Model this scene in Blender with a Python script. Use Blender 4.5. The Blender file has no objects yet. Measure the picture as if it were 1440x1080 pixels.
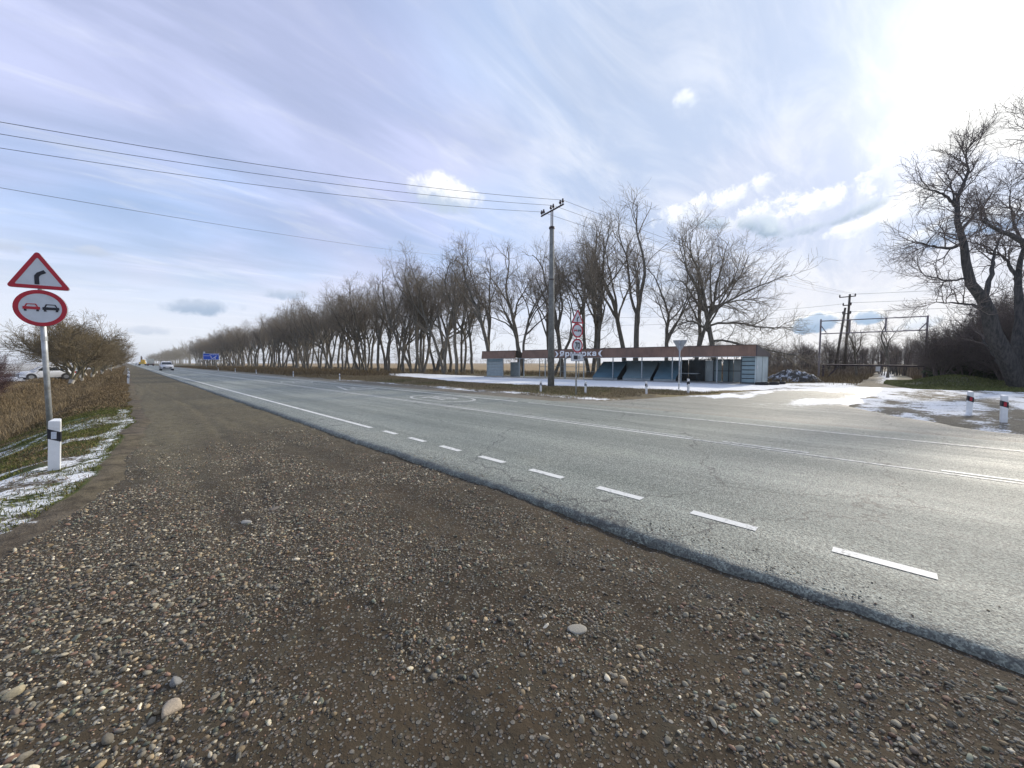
import bpy, math, random
import numpy as np
from mathutils import Vector, Matrix

scene = bpy.context.scene
COL = scene.collection
R = math.radians
random.seed(7)
rng = np.random.default_rng(11)

# ------------------------------------------------------------------ camera
EYE = 1.42
cam_d = bpy.data.cameras.new('camera')
cam = bpy.data.objects.new('camera', cam_d)
COL.objects.link(cam)
cam_d.sensor_width = 36.0
cam_d.lens = 36.0 * 541.0 / 1440.0
cam_d.clip_start = 0.05
cam_d.clip_end = 8000
cam.location = (0, 0, EYE)
cam.rotation_euler = (R(90 - 3.12), 0, R(-45))
scene.camera = cam

# ------------------------------------------------------------------ sun
SUN_AZ, SUN_EL = R(96.5), R(27.0)          # azimuth from +Y towards +X
SUN = Vector((math.sin(SUN_AZ) * math.cos(SUN_EL), math.cos(SUN_AZ) * math.cos(SUN_EL), math.sin(SUN_EL)))
sun_d = bpy.data.lights.new('sun', 'SUN')
sun_d.energy = 3.2
sun_d.angle = R(5.0)
sun_d.color = (1.0, 0.91, 0.77)
sun = bpy.data.objects.new('sun', sun_d)
COL.objects.link(sun)
sun.rotation_euler = SUN.to_track_quat('Z', 'Y').to_euler()

vs = scene.view_settings
vs.view_transform = 'Standard'
vs.look = 'None'
vs.exposure = 0.30
vs.gamma = 1.0
vs.use_curve_mapping = False


# ------------------------------------------------------------------ node helper
class NT:
    def __init__(self, tree):
        self.t = tree
        self.n = tree.nodes
        self.l = tree.links

    def put(self, sock, v):
        if v is None:
            return
        if isinstance(v, bpy.types.NodeSocket):
            self.l.new(v, sock)
        elif isinstance(v, (tuple, list, Vector)):
            v = tuple(v)
            try:
                n = len(sock.default_value)
                if n == 4 and len(v) == 3:
                    v = v + (1.0,)
                sock.default_value = v
            except TypeError:
                sock.default_value = v[0]
        else:
            try:
                n = len(sock.default_value)
                sock.default_value = (v,) * 3 + ((1.0,) if n == 4 else ())
            except TypeError:
                sock.default_value = v

    def node(self, typ, **kw):
        n = self.n.new(typ)
        for k, v in kw.items():
            setattr(n, k, v)
        return n

    def math(self, op, a, b=None, c=None, clamp=False):
        n = self.node('ShaderNodeMath', operation=op, use_clamp=clamp)
        self.put(n.inputs[0], a)
        self.put(n.inputs[1], b)
        if c is not None:
            self.put(n.inputs[2], c)
        return n.outputs[0]

    def vmath(self, op, a, b=None, s=None):
        n = self.node('ShaderNodeVectorMath', operation=op)
        self.put(n.inputs[0], a)
        self.put(n.inputs[1], b)
        if s is not None:
            self.put(n.inputs['Scale'], s)
        return n.outputs['Value'] if op in ('DOT_PRODUCT', 'LENGTH') else n.outputs['Vector']

    def noise(self, vec, scale, detail=4.0, rough=0.55, dist=0.0, color=False):
        n = self.node('ShaderNodeTexNoise')
        self.put(n.inputs['Vector'], vec)
        n.inputs['Scale'].default_value = scale
        n.inputs['Detail'].default_value = detail
        n.inputs['Roughness'].default_value = rough
        n.inputs['Distortion'].default_value = dist
        return n.outputs['Color' if color else 'Fac']

    def voro(self, vec, scale, out='Distance', feature='F1', rnd=1.0):
        n = self.node('ShaderNodeTexVoronoi', feature=feature)
        self.put(n.inputs['Vector'], vec)
        n.inputs['Scale'].default_value = scale
        n.inputs['Randomness'].default_value = rnd
        return n.outputs[out]

    def smooth(self, v, a, b, lo=0.0, hi=1.0):
        n = self.node('ShaderNodeMapRange', interpolation_type='SMOOTHSTEP')
        self.put(n.inputs['Value'], v)
        self.put(n.inputs['From Min'], a)
        self.put(n.inputs['From Max'], b)
        self.put(n.inputs['To Min'], lo)
        self.put(n.inputs['To Max'], hi)
        return n.outputs['Result']

    def mix(self, fac, a, b, blend='MIX'):
        n = self.node('ShaderNodeMix', data_type='RGBA', blend_type=blend)
        self.put(n.inputs[0], fac)
        self.put(n.inputs[6], a)
        self.put(n.inputs[7], b)
        return n.outputs[2]

    def ramp(self, fac, stops):
        n = self.node('ShaderNodeValToRGB')
        self.put(n.inputs[0], fac)
        e = n.color_ramp.elements
        while len(e) > len(stops):
            e.remove(e[-1])
        while len(e) < len(stops):
            e.new(0.5)
        for el, (p, c) in zip(e, stops):
            el.position = p
            el.color = tuple(c) + (1.0,) if len(c) == 3 else c
        return n.outputs['Color']

    def attr(self, name, color=False):
        n = self.node('ShaderNodeAttribute', attribute_name=name)
        return n.outputs['Color' if color else 'Fac']

    def pos(self):
        return self.node('ShaderNodeNewGeometry').outputs['Position']

    def obj(self):
        return self.node('ShaderNodeTexCoord').outputs['Object']

    def scale(self, vec, s):
        n = self.node('ShaderNodeMapping')
        self.put(n.inputs['Vector'], vec)
        n.inputs['Scale'].default_value = s
        return n.outputs[0]

    def bump(self, h, strength=0.5, dist=0.02, normal=None):
        n = self.node('ShaderNodeBump')
        n.inputs['Strength'].default_value = strength
        n.inputs['Distance'].default_value = dist
        self.put(n.inputs['Height'], h)
        if normal is not None:
            self.put(n.inputs['Normal'], normal)
        return n.outputs[0]


def new_mat(name):
    m = bpy.data.materials.new(name)
    m.use_nodes = True
    k = NT(m.node_tree)
    return m, k, m.node_tree.nodes['Principled BSDF']


# ------------------------------------------------------------------ world: sky + clouds
world = bpy.data.worlds.new('World')
scene.world = world
world.use_nodes = True
wk = NT(world.node_tree)
bg = world.node_tree.nodes['Background']
nish = wk.node('ShaderNodeTexSky', sky_type='NISHITA')
nish.sun_disc = False
nish.sun_elevation = SUN_EL
nish.sun_rotation = SUN_AZ
nish.air_density = 1.0
nish.dust_density = 1.2
nish.ozone_density = 2.0
SKY = 0.10
D = wk.node('ShaderNodeTexCoord').outputs['Generated']
sep = wk.node('ShaderNodeSeparateXYZ')
wk.put(sep.inputs[0], D)
DZ = sep.outputs['Z']
den = wk.math('ADD', wk.math('MAXIMUM', DZ, 0.0), 0.16)
plane = wk.vmath('SCALE', D, s=wk.math('DIVIDE', 1.0, den))
base = wk.vmath('SCALE', nish.outputs[0], s=SKY)
# thin high veil, streaky
pl2 = wk.node('ShaderNodeMapping')
wk.put(pl2.inputs['Vector'], plane)
pl2.inputs['Rotation'].default_value = (0, 0, R(-25))
pl2.inputs['Scale'].default_value = (0.55, 1.9, 1.0)
st = wk.noise(pl2.outputs[0], 1.5, 6, 0.58, 0.5)
st2 = wk.noise(plane, 0.75, 3, 0.5)
veil = wk.math('ADD', wk.smooth(st, 0.36, 0.74, 0.0, 0.38), wk.smooth(st2, 0.35, 0.65, 0.42, 0.62))
horizon = wk.smooth(DZ, 0.0, 0.36, 0.55, 0.0)
sd = wk.vmath('DOT_PRODUCT', D, SUN)
sdp = wk.math('MAXIMUM', sd, 0.0)
veil = wk.math('ADD', veil, wk.smooth(sd, 0.45, 0.85, 0.0, 0.45))
veil = wk.math('MINIMUM', wk.math('ADD', veil, horizon), 0.985)
tint = wk.mix(wk.smooth(wk.noise(plane, 1.1, 2), 0.35, 0.65), (0.44, 0.57, 0.86), (0.54, 0.59, 0.84))
veil_col = wk.mix(wk.smooth(DZ, 0.0, 0.30), (0.74, 0.78, 0.84), tint)
veil_col = wk.mix(wk.smooth(wk.noise(pl2.outputs[0], 2.6, 7, 0.62, 0.8), 0.48, 0.74, 0.0, 0.55), veil_col, (0.80, 0.83, 0.92))
veil_col = wk.mix(wk.math('MULTIPLY', wk.smooth(sd, 0.5, 0.85), wk.smooth(DZ, 0.05, 0.2, 0.2, 0.75)), veil_col, wk.mix(wk.smooth(wk.noise(pl2.outputs[0], 2.0, 7, 0.65, 1.0), 0.35, 0.68), (0.44, 0.52, 0.67), (0.68, 0.72, 0.80)))
sky = wk.mix(veil, base, veil_col)
# glow of the sun through the veil
g1 = wk.math('MULTIPLY', wk.math('POWER', sdp, 14.0), 0.10)
g2 = wk.math('MULTIPLY', wk.math('POWER', sdp, 110.0), 0.5)
glow = wk.math('ADD', g1, g2)
sky = wk.vmath('ADD', sky, wk.vmath('SCALE', (1.0, 0.97, 0.90), s=glow))
warm = wk.math('MULTIPLY', wk.smooth(DZ, 0.02, 0.26, 1.0, 0.0), wk.math('POWER', sdp, 6.0))
sky = wk.mix(wk.math('MULTIPLY', warm, 0.5), sky, (1.0, 0.86, 0.66))
cn = wk.noise(D, 14.0, 7, 0.62, 0.6)
cn2 = wk.noise(D, 40.0, 5, 0.65, 0.4)
cnoise = wk.math('ADD', wk.math('MULTIPLY', wk.math('SUBTRACT', cn, 0.5), 3.4),
                 wk.math('MULTIPLY', wk.math('SUBTRACT', cn2, 0.5), 2.6))


big = wk.noise(D, 4.5, 9, 0.62, 1.2)
bnoise = wk.math('ADD', wk.math('MULTIPLY', wk.math('SUBTRACT', big, 0.5), 4.4), wk.math('MULTIPLY', cnoise, 0.35))


def cloud(az, el, wa, he, top, bot, soft=0.6, amp=1.0, tilt=0.0, dens=1.0, edge=None, cnoise=cnoise):
    """one cloud in the direction az (from +Y to +X), el; half sizes in radians"""
    global sky
    az, el = R(az), R(el)
    c = Vector((math.sin(az) * math.cos(el), math.cos(az) * math.cos(el), math.sin(el)))
    e1 = Vector((math.cos(az), -math.sin(az), 0))
    e2 = e1.cross(c)
    if e2.z < 0:
        e2 = -e2
    t = R(tilt)
    f1 = e1 * math.cos(t) + e2 * math.sin(t)
    f2 = e2 * math.cos(t) - e1 * math.sin(t)
    a = wk.vmath('DOT_PRODUCT', D, f1 / R(wa))
    b = wk.vmath('DOT_PRODUCT', wk.vmath('SUBTRACT', D, c), f2 / R(he))
    r2 = wk.math('ADD', wk.math('MULTIPLY', a, a), wk.math('MULTIPLY', b, b))
    r2 = wk.math('SUBTRACT', r2, wk.math('MULTIPLY', cnoise, amp))
    m = wk.smooth(r2, 1.0, 1.0 - soft)
    m = wk.smooth(r2, 1.0 - soft, 1.0, dens, 0.0)
    front = wk.math('GREATER_THAN', wk.vmath('DOT_PRODUCT', D, c), 0.3)
    m = wk.math('MULTIPLY', m, front)
    sh = wk.smooth(wk.math('ADD', b, wk.math('MULTIPLY', cnoise, 0.35)), -0.5, 0.55)
    colr = wk.mix(sh, bot, top)
    if edge:
        rim = wk.smooth(r2, 1.0 - soft * 1.6, 1.0 - soft * 0.35)
        colr = wk.mix(wk.math('MULTIPLY', rim, sh), colr, edge)
    sky = wk.mix(m, sky, colr)


W1 = (1.25, 1.22, 1.16)
W2 = (0.98, 0.98, 0.98)
# bright bank round the sun, upper right
cloud(104.5, 34, 14.5, 8.0, (1.5, 1.46, 1.38), (0.92, 0.90, 0.86), 0.40, 1.0, -34, 0.98, None, bnoise)
cloud(99.5, 21, 8.5, 4.0, (1.2, 1.2, 1.16), (0.92, 0.92, 0.90), 0.6, 1.0, -15, 0.9, None, bnoise)
# white torn clouds right of the trees
W3 = (1.10, 1.09, 1.06)
for az_, el_, wa_, he_, ti_, de_ in ((69.0, 19.8, 4.8, 1.3, 14, 0.85), (74.5, 20.2, 4.6, 1.3, 20, 0.8), (77.5, 18.2, 4.6, 1.5, 16, 0.9), (83.0, 17.6, 5.0, 1.8, 14, 0.92),
                                     (87.5, 19.6, 3.4, 0.9, 26, 0.8), (91.5, 16.6, 5.4, 2.6, 20, 0.85), (86.0, 14.6, 4.0, 0.9, 10, 0.7)):
    cloud(az_, el_, wa_, he_, W3, (0.80, 0.84, 0.89), 1.25, 1.15, ti_, de_)
for az_, el_, wa_, he_, ti_, de_ in ((77.4, 16.4, 3.3, 1.4, -24, 0.9), (72.0, 17.6, 2.4, 0.9, -8, 0.75), (81.8, 15.2, 3.0, 0.8, 8, 0.7), (86.5, 16.2, 3.0, 0.8, 16, 0.7)):
    cloud(az_, el_, wa_, he_, (0.56, 0.65, 0.75), (0.30, 0.40, 0.52), 1.1, 0.95, ti_, de_)
cloud(94.5, 12.7, 5.4, 1.5, (0.48, 0.57, 0.73), (0.24, 0.35, 0.54), 1.0, 0.85, 8, 0.92, (0.98, 0.99, 1.0))
# small dark cumuli over the metal frame
cloud(83.0, 4.6, 2.6, 1.3, (0.42, 0.54, 0.70), (0.25, 0.38, 0.55), 0.5, 0.6, 10, 0.95, (1.15, 1.12, 1.06))
cloud(87.6, 4.9, 1.7, 1.0, (0.42, 0.54, 0.70), (0.28, 0.42, 0.60), 0.5, 0.55, 0, 0.95, (1.15, 1.12, 1.06))
cloud(91.2, 4.0, 2.2, 0.8, (0.75, 0.80, 0.86), (0.55, 0.63, 0.74), 0.8, 0.5, 14, 0.7)
# white puff left of the pole
cloud(35.6, 22.7, 5.6, 2.9, (0.98, 0.98, 0.99), (0.46, 0.55, 0.68), 0.9, 0.5, -10, 0.95)
cloud(68.6, 31.1, 1.6, 1.1, (0.95, 0.96, 1.0), (0.75, 0.82, 0.92), 1.2, 0.9, 0, 0.7)
# grey flat clouds low on the left
cloud(6.8, 6.4, 4.2, 1.2, (0.46, 0.54, 0.67), (0.32, 0.42, 0.57), 0.8, 0.6, 3, 0.92)
cloud(14.7, 8.6, 3.2, 0.9, (0.50, 0.57, 0.70), (0.38, 0.47, 0.61), 0.8, 0.6, 0, 0.88)
cloud(1.6, 3.5, 2.6, 0.6, (0.56, 0.62, 0.73), (0.48, 0.55, 0.67), 1.0, 0.8, 0, 0.7)
cloud(-2.0, 11.0, 1.9, 0.6, (0.52, 0.58, 0.70), (0.46, 0.53, 0.66), 1.0, 0.7, 0, 0.75)
cloud(-7.0, 10.2, 1.8, 0.6, (0.50, 0.56, 0.68), (0.46, 0.53, 0.66), 1.0, 0.7, 0, 0.7)
below = wk.smooth(DZ, -0.02, 0.0)
sky = wk.mix(below, (0.20, 0.19, 0.17), sky)
wk.put(bg.inputs['Color'], sky)
bg.inputs['Strength'].default_value = 1.0


# ------------------------------------------------------------------ generic builders
def tag(o, label=None, cat=None, group=None, kind=None):
    if label:
        o['label'] = label
    if cat:
        o['category'] = cat
    if group:
        o['group'] = group
    if kind:
        o['kind'] = kind
    return o


def empty(name, loc=(0, 0, 0), rz=0.0):
    o = bpy.data.objects.new(name, None)
    o.empty_display_size = 0.2
    o.location = loc
    o.rotation_euler = (0, 0, rz)
    COL.objects.link(o)
    return o


def link(name, me, parent=None, loc=None, rz=None):
    o = bpy.data.objects.new(name, me)
    COL.objects.link(o)
    if parent is not None:
        o.parent = parent
    if loc is not None:
        o.location = loc
    if rz is not None:
        o.rotation_euler = (0, 0, rz)
    return o


def copy_tree(o, parent=None):
    c = o.copy()
    COL.objects.link(c)
    if parent is not None:
        c.parent = parent
    for ch in [x for x in o.children]:
        copy_tree(ch, c)
    return c


def mesh_np(name, V, F, mat=None, col=None, attrs=None, smooth=False):
    """V (n,3); F (m,3) or (m,4) array"""
    V = np.asarray(V, dtype=np.float32)
    F = np.asarray(F, dtype=np.int32)
    me = bpy.data.meshes.new(name)
    me.vertices.add(len(V))
    me.vertices.foreach_set('co', V.ravel())
    k = F.shape[1]
    me.loops.add(F.size)
    me.loops.foreach_set('vertex_index', F.ravel())
    me.polygons.add(len(F))
    me.polygons.foreach_set('loop_start', np.arange(0, F.size, k, dtype=np.int32))
    if smooth:
        me.polygons.foreach_set('use_smooth', np.ones(len(F), dtype=bool))
    if col is not None:
        a = me.color_attributes.new('col', 'FLOAT_COLOR', 'POINT')
        c4 = np.ones((len(V), 4), dtype=np.float32)
        c4[:, :3] = col
        a.data.foreach_set('color', c4.ravel())
    for n, v in (attrs or {}).items():
        a = me.attributes.new(n, 'FLOAT', 'POINT')
        a.data.foreach_set('value', np.asarray(v, dtype=np.float32).ravel())
    me.update(calc_edges=True)
    me.validate()
    if mat:
        me.materials.append(mat)
    return me


class MB:
    """collects shapes into ONE mesh"""
    def __init__(self):
        self.v, self.f = [], []

    def add(self, vs_, fs_):
        o = len(self.v)
        self.v += [tuple(p) for p in vs_]
        self.f += [tuple(i + o for i in f) for f in fs_]
        return self

    def hexa(self, p):                      # 8 points: bottom 4 ccw, top 4 ccw
        return self.add(p, [(3, 2, 1, 0), (4, 5, 6, 7), (0, 1, 5, 4), (1, 2, 6, 5), (2, 3, 7, 6), (3, 0, 4, 7)])

    def box(self, x0, x1, y0, y1, z0, z1):
        return self.hexa([(x0, y0, z0), (x1, y0, z0), (x1, y1, z0), (x0, y1, z0),
                          (x0, y0, z1), (x1, y0, z1), (x1, y1, z1), (x0, y1, z1)])

    def tube(self, pts, rad, n=8, cap=True):
        pts = [Vector(p) for p in pts]
        if not isinstance(rad, (list, tuple)):
            rad = [rad] * len(pts)
        vs_, fs_ = [], []
        ref = None
        for i, p in enumerate(pts):
            t = (pts[min(i + 1, len(pts) - 1)] - pts[max(i - 1, 0)])
            t.normalize()
            if ref is None:
                ref = Vector((0, 0, 1)) if abs(t.z) < 0.9 else Vector((1, 0, 0))
            u = t.cross(ref)
            if u.length < 1e-4:
                u = t.cross(Vector((0, 1, 0)))
            u.normalize()
            w = t.cross(u)
            for k in range(n):
                a = 2 * math.pi * k / n
                vs_.append(p + (u * math.cos(a) + w * math.sin(a)) * rad[i])
        for i in range(len(pts) - 1):
            for k in range(n):
                a, b = i * n + k, i * n + (k + 1) % n
                fs_.append((a, a + n, b + n, b))
        if cap:
            fs_.append(tuple(range(n)))
            fs_.append(tuple(range((len(pts) - 1) * n, len(pts) * n))[::-1])
        return self.add(vs_, fs_)

    def prism(self, poly, y0, y1, T=None):      # polygon in x,z; extruded y0 (front) .. y1
        n = len(poly)
        vs_ = [(x, y0, z) for x, z in poly] + [(x, y1, z) for x, z in poly]
        fs_ = [tuple(range(n)), tuple(range(n, 2 * n))[::-1]]
        for i in range(n):
            j = (i + 1) % n
            fs_.append((i, i + n, j + n, j))
        if T:
            vs_ = [T(p) for p in vs_]
        return self.add(vs_, fs_)

    def ring(self, outer, inner, y0, y1):       # frame between two outlines of equal count, in x,z
        n = len(outer)
        vs_ = [(x, y0, z) for x, z in outer] + [(x, y0, z) for x, z in inner] + \
              [(x, y1, z) for x, z in outer] + [(x, y1, z) for x, z in inner]
        fs_ = []
        for i in range(n):
            j = (i + 1) % n
            fs_ += [(i, j, n + j, n + i), (2 * n + j, 2 * n + i, 3 * n + i, 3 * n + j),
                    (j, i, 2 * n + i, 2 * n + j), (n + i, n + j, 3 * n + j, 3 * n + i)]
        return self.add(vs_, fs_)

    def build(self, name, mat, parent=None, bevel=0.0, smooth=False, loc=None, rz=None, fixn=True):
        me = bpy.data.meshes.new(name)
        me.from_pydata(self.v, [], self.f)
        me.update()
        if bevel or fixn:
            import bmesh
            bm = bmesh.new()
            bm.from_mesh(me)
            bmesh.ops.recalc_face_normals(bm, faces=bm.faces)
            if bevel:
                es = [e for e in bm.edges if len(e.link_faces) == 2 and e.calc_face_angle(0) > 0.5]
                bmesh.ops.bevel(bm, geom=es, offset=bevel, segments=2, affect='EDGES', clamp_overlap=True)
            bm.to_mesh(me)
            bm.free()
        if smooth:
            for p in me.polygons:
                p.use_smooth = True
        if mat:
            me.materials.append(mat)
        return link(name, me, parent, loc, rz)


def lattice(seed, n=256):
    return np.random.default_rng(seed).random((n, n))


_LAT = {}


def vnoise(x, y, scale, seed=0, octv=3):
    """value noise 0..1, numpy"""
    out = 0.0
    amp, tot = 1.0, 0.0
    for o in range(octv):
        key = seed * 17 + o
        if key not in _LAT:
            _LAT[key] = lattice(key + 100)
        L = _LAT[key]
        u = np.asarray(x) * scale * 2 ** o
        v = np.asarray(y) * scale * 2 ** o
        iu, iv = np.floor(u).astype(int), np.floor(v).astype(int)
        fu, fv = u - iu, v - iv
        fu = fu * fu * (3 - 2 * fu)
        fv = fv * fv * (3 - 2 * fv)
        a = L[iu % 256, iv % 256]
        b = L[(iu + 1) % 256, iv % 256]
        c = L[iu % 256, (iv + 1) % 256]
        d = L[(iu + 1) % 256, (iv + 1) % 256]
        out = out + amp * ((a * (1 - fu) + b * fu) * (1 - fv) + (c * (1 - fu) + d * fu) * fv)
        tot += amp
        amp *= 0.5
    return out / tot


def sst(v, a, b):
    t = np.clip((v - a) / (b - a), 0, 1)
    return t * t * (3 - 2 * t)


def in_poly(x, y, poly):
    inside = np.zeros(np.shape(x), dtype=bool)
    n = len(poly)
    for i in range(n):
        x1, y1 = poly[i]
        x2, y2 = poly[(i + 1) % n]
        cond = (y1 > y) != (y2 > y)
        xx = (x2 - x1) * (y - y1) / (y2 - y1 + 1e-12) + x1
        inside ^= cond & (x < xx)
    return inside


# ------------------------------------------------------------------ materials
def simple(name, color, rough=0.6, metal=0.0, var=0.25, scale=8.0, bump=0.0, dirt=None, spec=0.5):
    m, k, b = new_mat(name)
    c = k.obj()
    n = k.noise(c, scale, 5, 0.6)
    lo = tuple(x * (1 - var) for x in color)
    hi = tuple(min(1, x * (1 + var)) for x in color)
    colr = k.mix(k.smooth(n, 0.3, 0.7), lo, hi)
    if dirt:
        dm = k.smooth(k.noise(c, scale * 0.35, 6, 0.65), 0.5, 0.72)
        colr = k.mix(k.math('MULTIPLY', dm, 0.7), colr, dirt)
    k.put(b.inputs['Base Color'], colr)
    b.inputs['Roughness'].default_value = rough
    b.inputs['Metallic'].default_value = metal
    b.inputs['Specular IOR Level'].default_value = spec
    if bump:
        k.put(b.inputs['Normal'], k.bump(k.noise(c, scale * 4, 4), bump, 0.01))
    return m


M = {}
M['galv'] = simple('galvanised_steel', (0.42, 0.44, 0.45), 0.5, 0.6, 0.2, 10, dirt=(0.25, 0.22, 0.18))
M['post_white'] = simple('post_white_plastic', (0.80, 0.81, 0.80), 0.5, 0, 0.05, 12, dirt=(0.50, 0.48, 0.42))
M['black'] = simple('black_paint', (0.012, 0.012, 0.02), 0.5, 0, 0.2)
M['red'] = simple('sign_red', (0.46, 0.012, 0.03), 0.45, 0, 0.12, 6)
M['sign_white'] = simple('sign_white', (0.62, 0.66, 0.70), 0.45, 0, 0.06, 5, dirt=(0.5, 0.52, 0.53))
M['sign_back'] = simple('sign_back', (0.36, 0.38, 0.39), 0.5, 0.5, 0.12)
M['reflector'] = simple('reflector_white', (0.55, 0.6, 0.66), 0.25, 0, 0.1, 60)
M['reflector_red'] = simple('reflector_red', (0.42, 0.01, 0.03), 0.3, 0, 0.1, 60)
M['concrete'] = simple('pole_concrete', (0.20, 0.205, 0.19), 0.85, 0, 0.25, 5, 0.4)
M['steel_dark'] = simple('dark_rusty_steel', (0.055, 0.035, 0.035), 0.6, 0.3, 0.3, 12)
M['porcelain'] = simple('insulator_brown', (0.035, 0.018, 0.02), 0.25, 0, 0.2)
M['wire'] = simple('wire_grey', (0.06, 0.06, 0.075), 0.5, 0.2, 0.1)
M['old_wood'] = simple('old_wood', (0.09, 0.075, 0.06), 0.85, 0, 0.3, 4, 0.3)
M['fascia'] = simple('fascia_brown', (0.19, 0.112, 0.078), 0.6, 0, 0.2, 1.2, dirt=(0.13, 0.09, 0.072))
M['roof_dark'] = simple('roof_dark', (0.06, 0.05, 0.055), 0.6, 0, 0.2, 2)
M['teal'] = simple('teal_panel', (0.19, 0.27, 0.30), 0.55, 0, 0.14, 1.2, dirt=(0.14, 0.2, 0.22))
M['teal_blue'] = simple('teal_blue_board', (0.12, 0.22, 0.28), 0.5, 0, 0.15, 1.5, dirt=(0.16, 0.22, 0.25))
M['teal_light'] = simple('pale_teal_wall', (0.44, 0.52, 0.54), 0.6, 0, 0.08, 1.5, dirt=(0.33, 0.38, 0.38))
M['teal_dark'] = simple('dark_stall', (0.035, 0.05, 0.06), 0.7, 0, 0.2, 2)
M['frame_grey'] = simple('frame_grey_paint', (0.30, 0.34, 0.35), 0.5, 0.2, 0.12)
M['shutter'] = simple('shutter_grey', (0.27, 0.32, 0.33), 0.5, 0.2, 0.1, 3)
M['letter'] = simple('letter_white', (0.85, 0.85, 0.85), 0.5, 0, 0.03)
M['floor_slab'] = simple('slab_concrete', (0.30, 0.30, 0.29), 0.9, 0, 0.15, 2)
M['rubber'] = simple('tyre_rubber', (0.012, 0.012, 0.014), 0.8, 0, 0.3, 10)
M['rust'] = simple('rusty_tube', (0.06, 0.045, 0.055), 0.7, 0.2, 0.3, 6)
M['purple_steel'] = simple('faded_steel', (0.26, 0.23, 0.25), 0.6, 0.2, 0.2, 4)
M['blue'] = simple('sign_blue', (0.015, 0.10, 0.62), 0.45, 0, 0.06)
M['car_white'] = simple('car_white_paint', (0.70, 0.72, 0.75), 0.25, 0, 0.03, 2)
M['car_grey'] = simple('car_grey_paint', (0.30, 0.33, 0.36), 0.3, 0.2, 0.04, 2)
M['glass'] = simple('car_glass', (0.02, 0.025, 0.03), 0.08, 0, 0.1)
M['plastic'] = simple('car_black_plastic', (0.02, 0.02, 0.022), 0.6, 0, 0.1)
M['lamp'] = simple('headlamp_lens', (0.75, 0.78, 0.82), 0.15, 0, 0.05)
M['rim'] = simple('wheel_rim', (0.35, 0.36, 0.37), 0.35, 0.7, 0.05)
M['cargo'] = simple('cargo_box', (0.46, 0.47, 0.43), 0.6, 0, 0.1, 1)
M['yellow'] = simple('machine_yellow', (0.62, 0.40, 0.03), 0.5, 0, 0.1, 2)
M['whitewash'] = simple('whitewash', (0.56, 0.52, 0.44), 0.9, 0, 0.12, 5, dirt=(0.3, 0.26, 0.2))
M['plate'] = simple('number_plate', (0.72, 0.72, 0.72), 0.5, 0, 0.03)


def bark(name, c0, c1):
    m, k, b = new_mat(name)
    c = k.obj()
    n = k.noise(k.scale(c, (6, 6, 1.2)), 2.0, 5, 0.65)
    k.put(b.inputs['Base Color'], k.mix(k.smooth(n, 0.3, 0.7), c0, c1))
    b.inputs['Roughness'].default_value = 0.9
    b.inputs['Specular IOR Level'].default_value = 0.15
    k.put(b.inputs['Normal'], k.bump(n, 0.6, 0.03))
    return m


M['bark'] = bark('bark_grey', (0.09, 0.085, 0.07), (0.22, 0.20, 0.165))
M['twig'] = bark('twig_grey', (0.18, 0.155, 0.12), (0.29, 0.25, 0.195))
M['bark_dark'] = bark('bark_dark', (0.04, 0.041, 0.042), (0.105, 0.10, 0.095))
M['bark_olive'] = bark('bark_olive', (0.11, 0.10, 0.065), (0.22, 0.19, 0.12))
M['twig_olive'] = bark('twig_olive', (0.14, 0.115, 0.07), (0.24, 0.19, 0.115))
M['twig_red'] = bark('twig_red', (0.07, 0.04, 0.045), (0.14, 0.09, 0.085))
M['twig_dark'] = bark('twig_dark', (0.11, 0.095, 0.09), (0.21, 0.175, 0.155))
M['twig_far'] = bark('twig_far', (0.16, 0.15, 0.125), (0.25, 0.23, 0.18))


def vcol(name, rough=0.85, spec=0.25, noise_scale=None, bump=0.0, trans=0.0):
    m, k, b = new_mat(name)
    c = k.attr('col', True)
    if noise_scale:
        n = k.noise(k.pos(), noise_scale, 3, 0.6)
        c = k.mix(1.0, c, k.mix(n, (0.55, 0.55, 0.55), (1.4, 1.4, 1.4)), 'MULTIPLY')
        if bump:
            k.put(b.inputs['Normal'], k.bump(n, bump, 0.004))
    k.put(b.inputs['Base Color'], c)
    b.inputs['Roughness'].default_value = rough
    b.inputs['Specular IOR Level'].default_value = spec
    return m


M['stone'] = vcol('pebble_stone', 0.75, 0.35, 160.0, 0.4)
M['blade'] = vcol('grass_blades', 0.8, 0.2)


def snow_layer(k, b, colr, rough, normal, amount, scale=5.0):
    """snow where the attribute plus noise says so"""
    p = k.pos()
    n1 = k.noise(k.scale(p, (1, 1, 1)), scale, 6, 0.66)
    n2 = k.noise(p, scale * 7, 4, 0.7)
    v = k.math('ADD', amount, k.math('MULTIPLY', k.math('SUBTRACT', n1, 0.5), 1.5))
    v = k.math('ADD', v, k.math('MULTIPLY', k.math('SUBTRACT', n2, 0.5), 1.1))
    m = k.smooth(v, 0.42, 0.66)
    k.put(b.inputs['Base Color'], k.mix(m, colr, (0.88, 0.89, 0.88)))
    k.put(b.inputs['Roughness'], k.math('ADD', rough, k.math('MULTIPLY', m, 0.0)))
    h = k.math('ADD', k.math('MULTIPLY', v, 0.5), k.math('MULTIPLY', n2, 0.4))
    k.put(b.inputs['Normal'], k.bump(h, 0.5, 0.03, normal))
    return m


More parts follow.
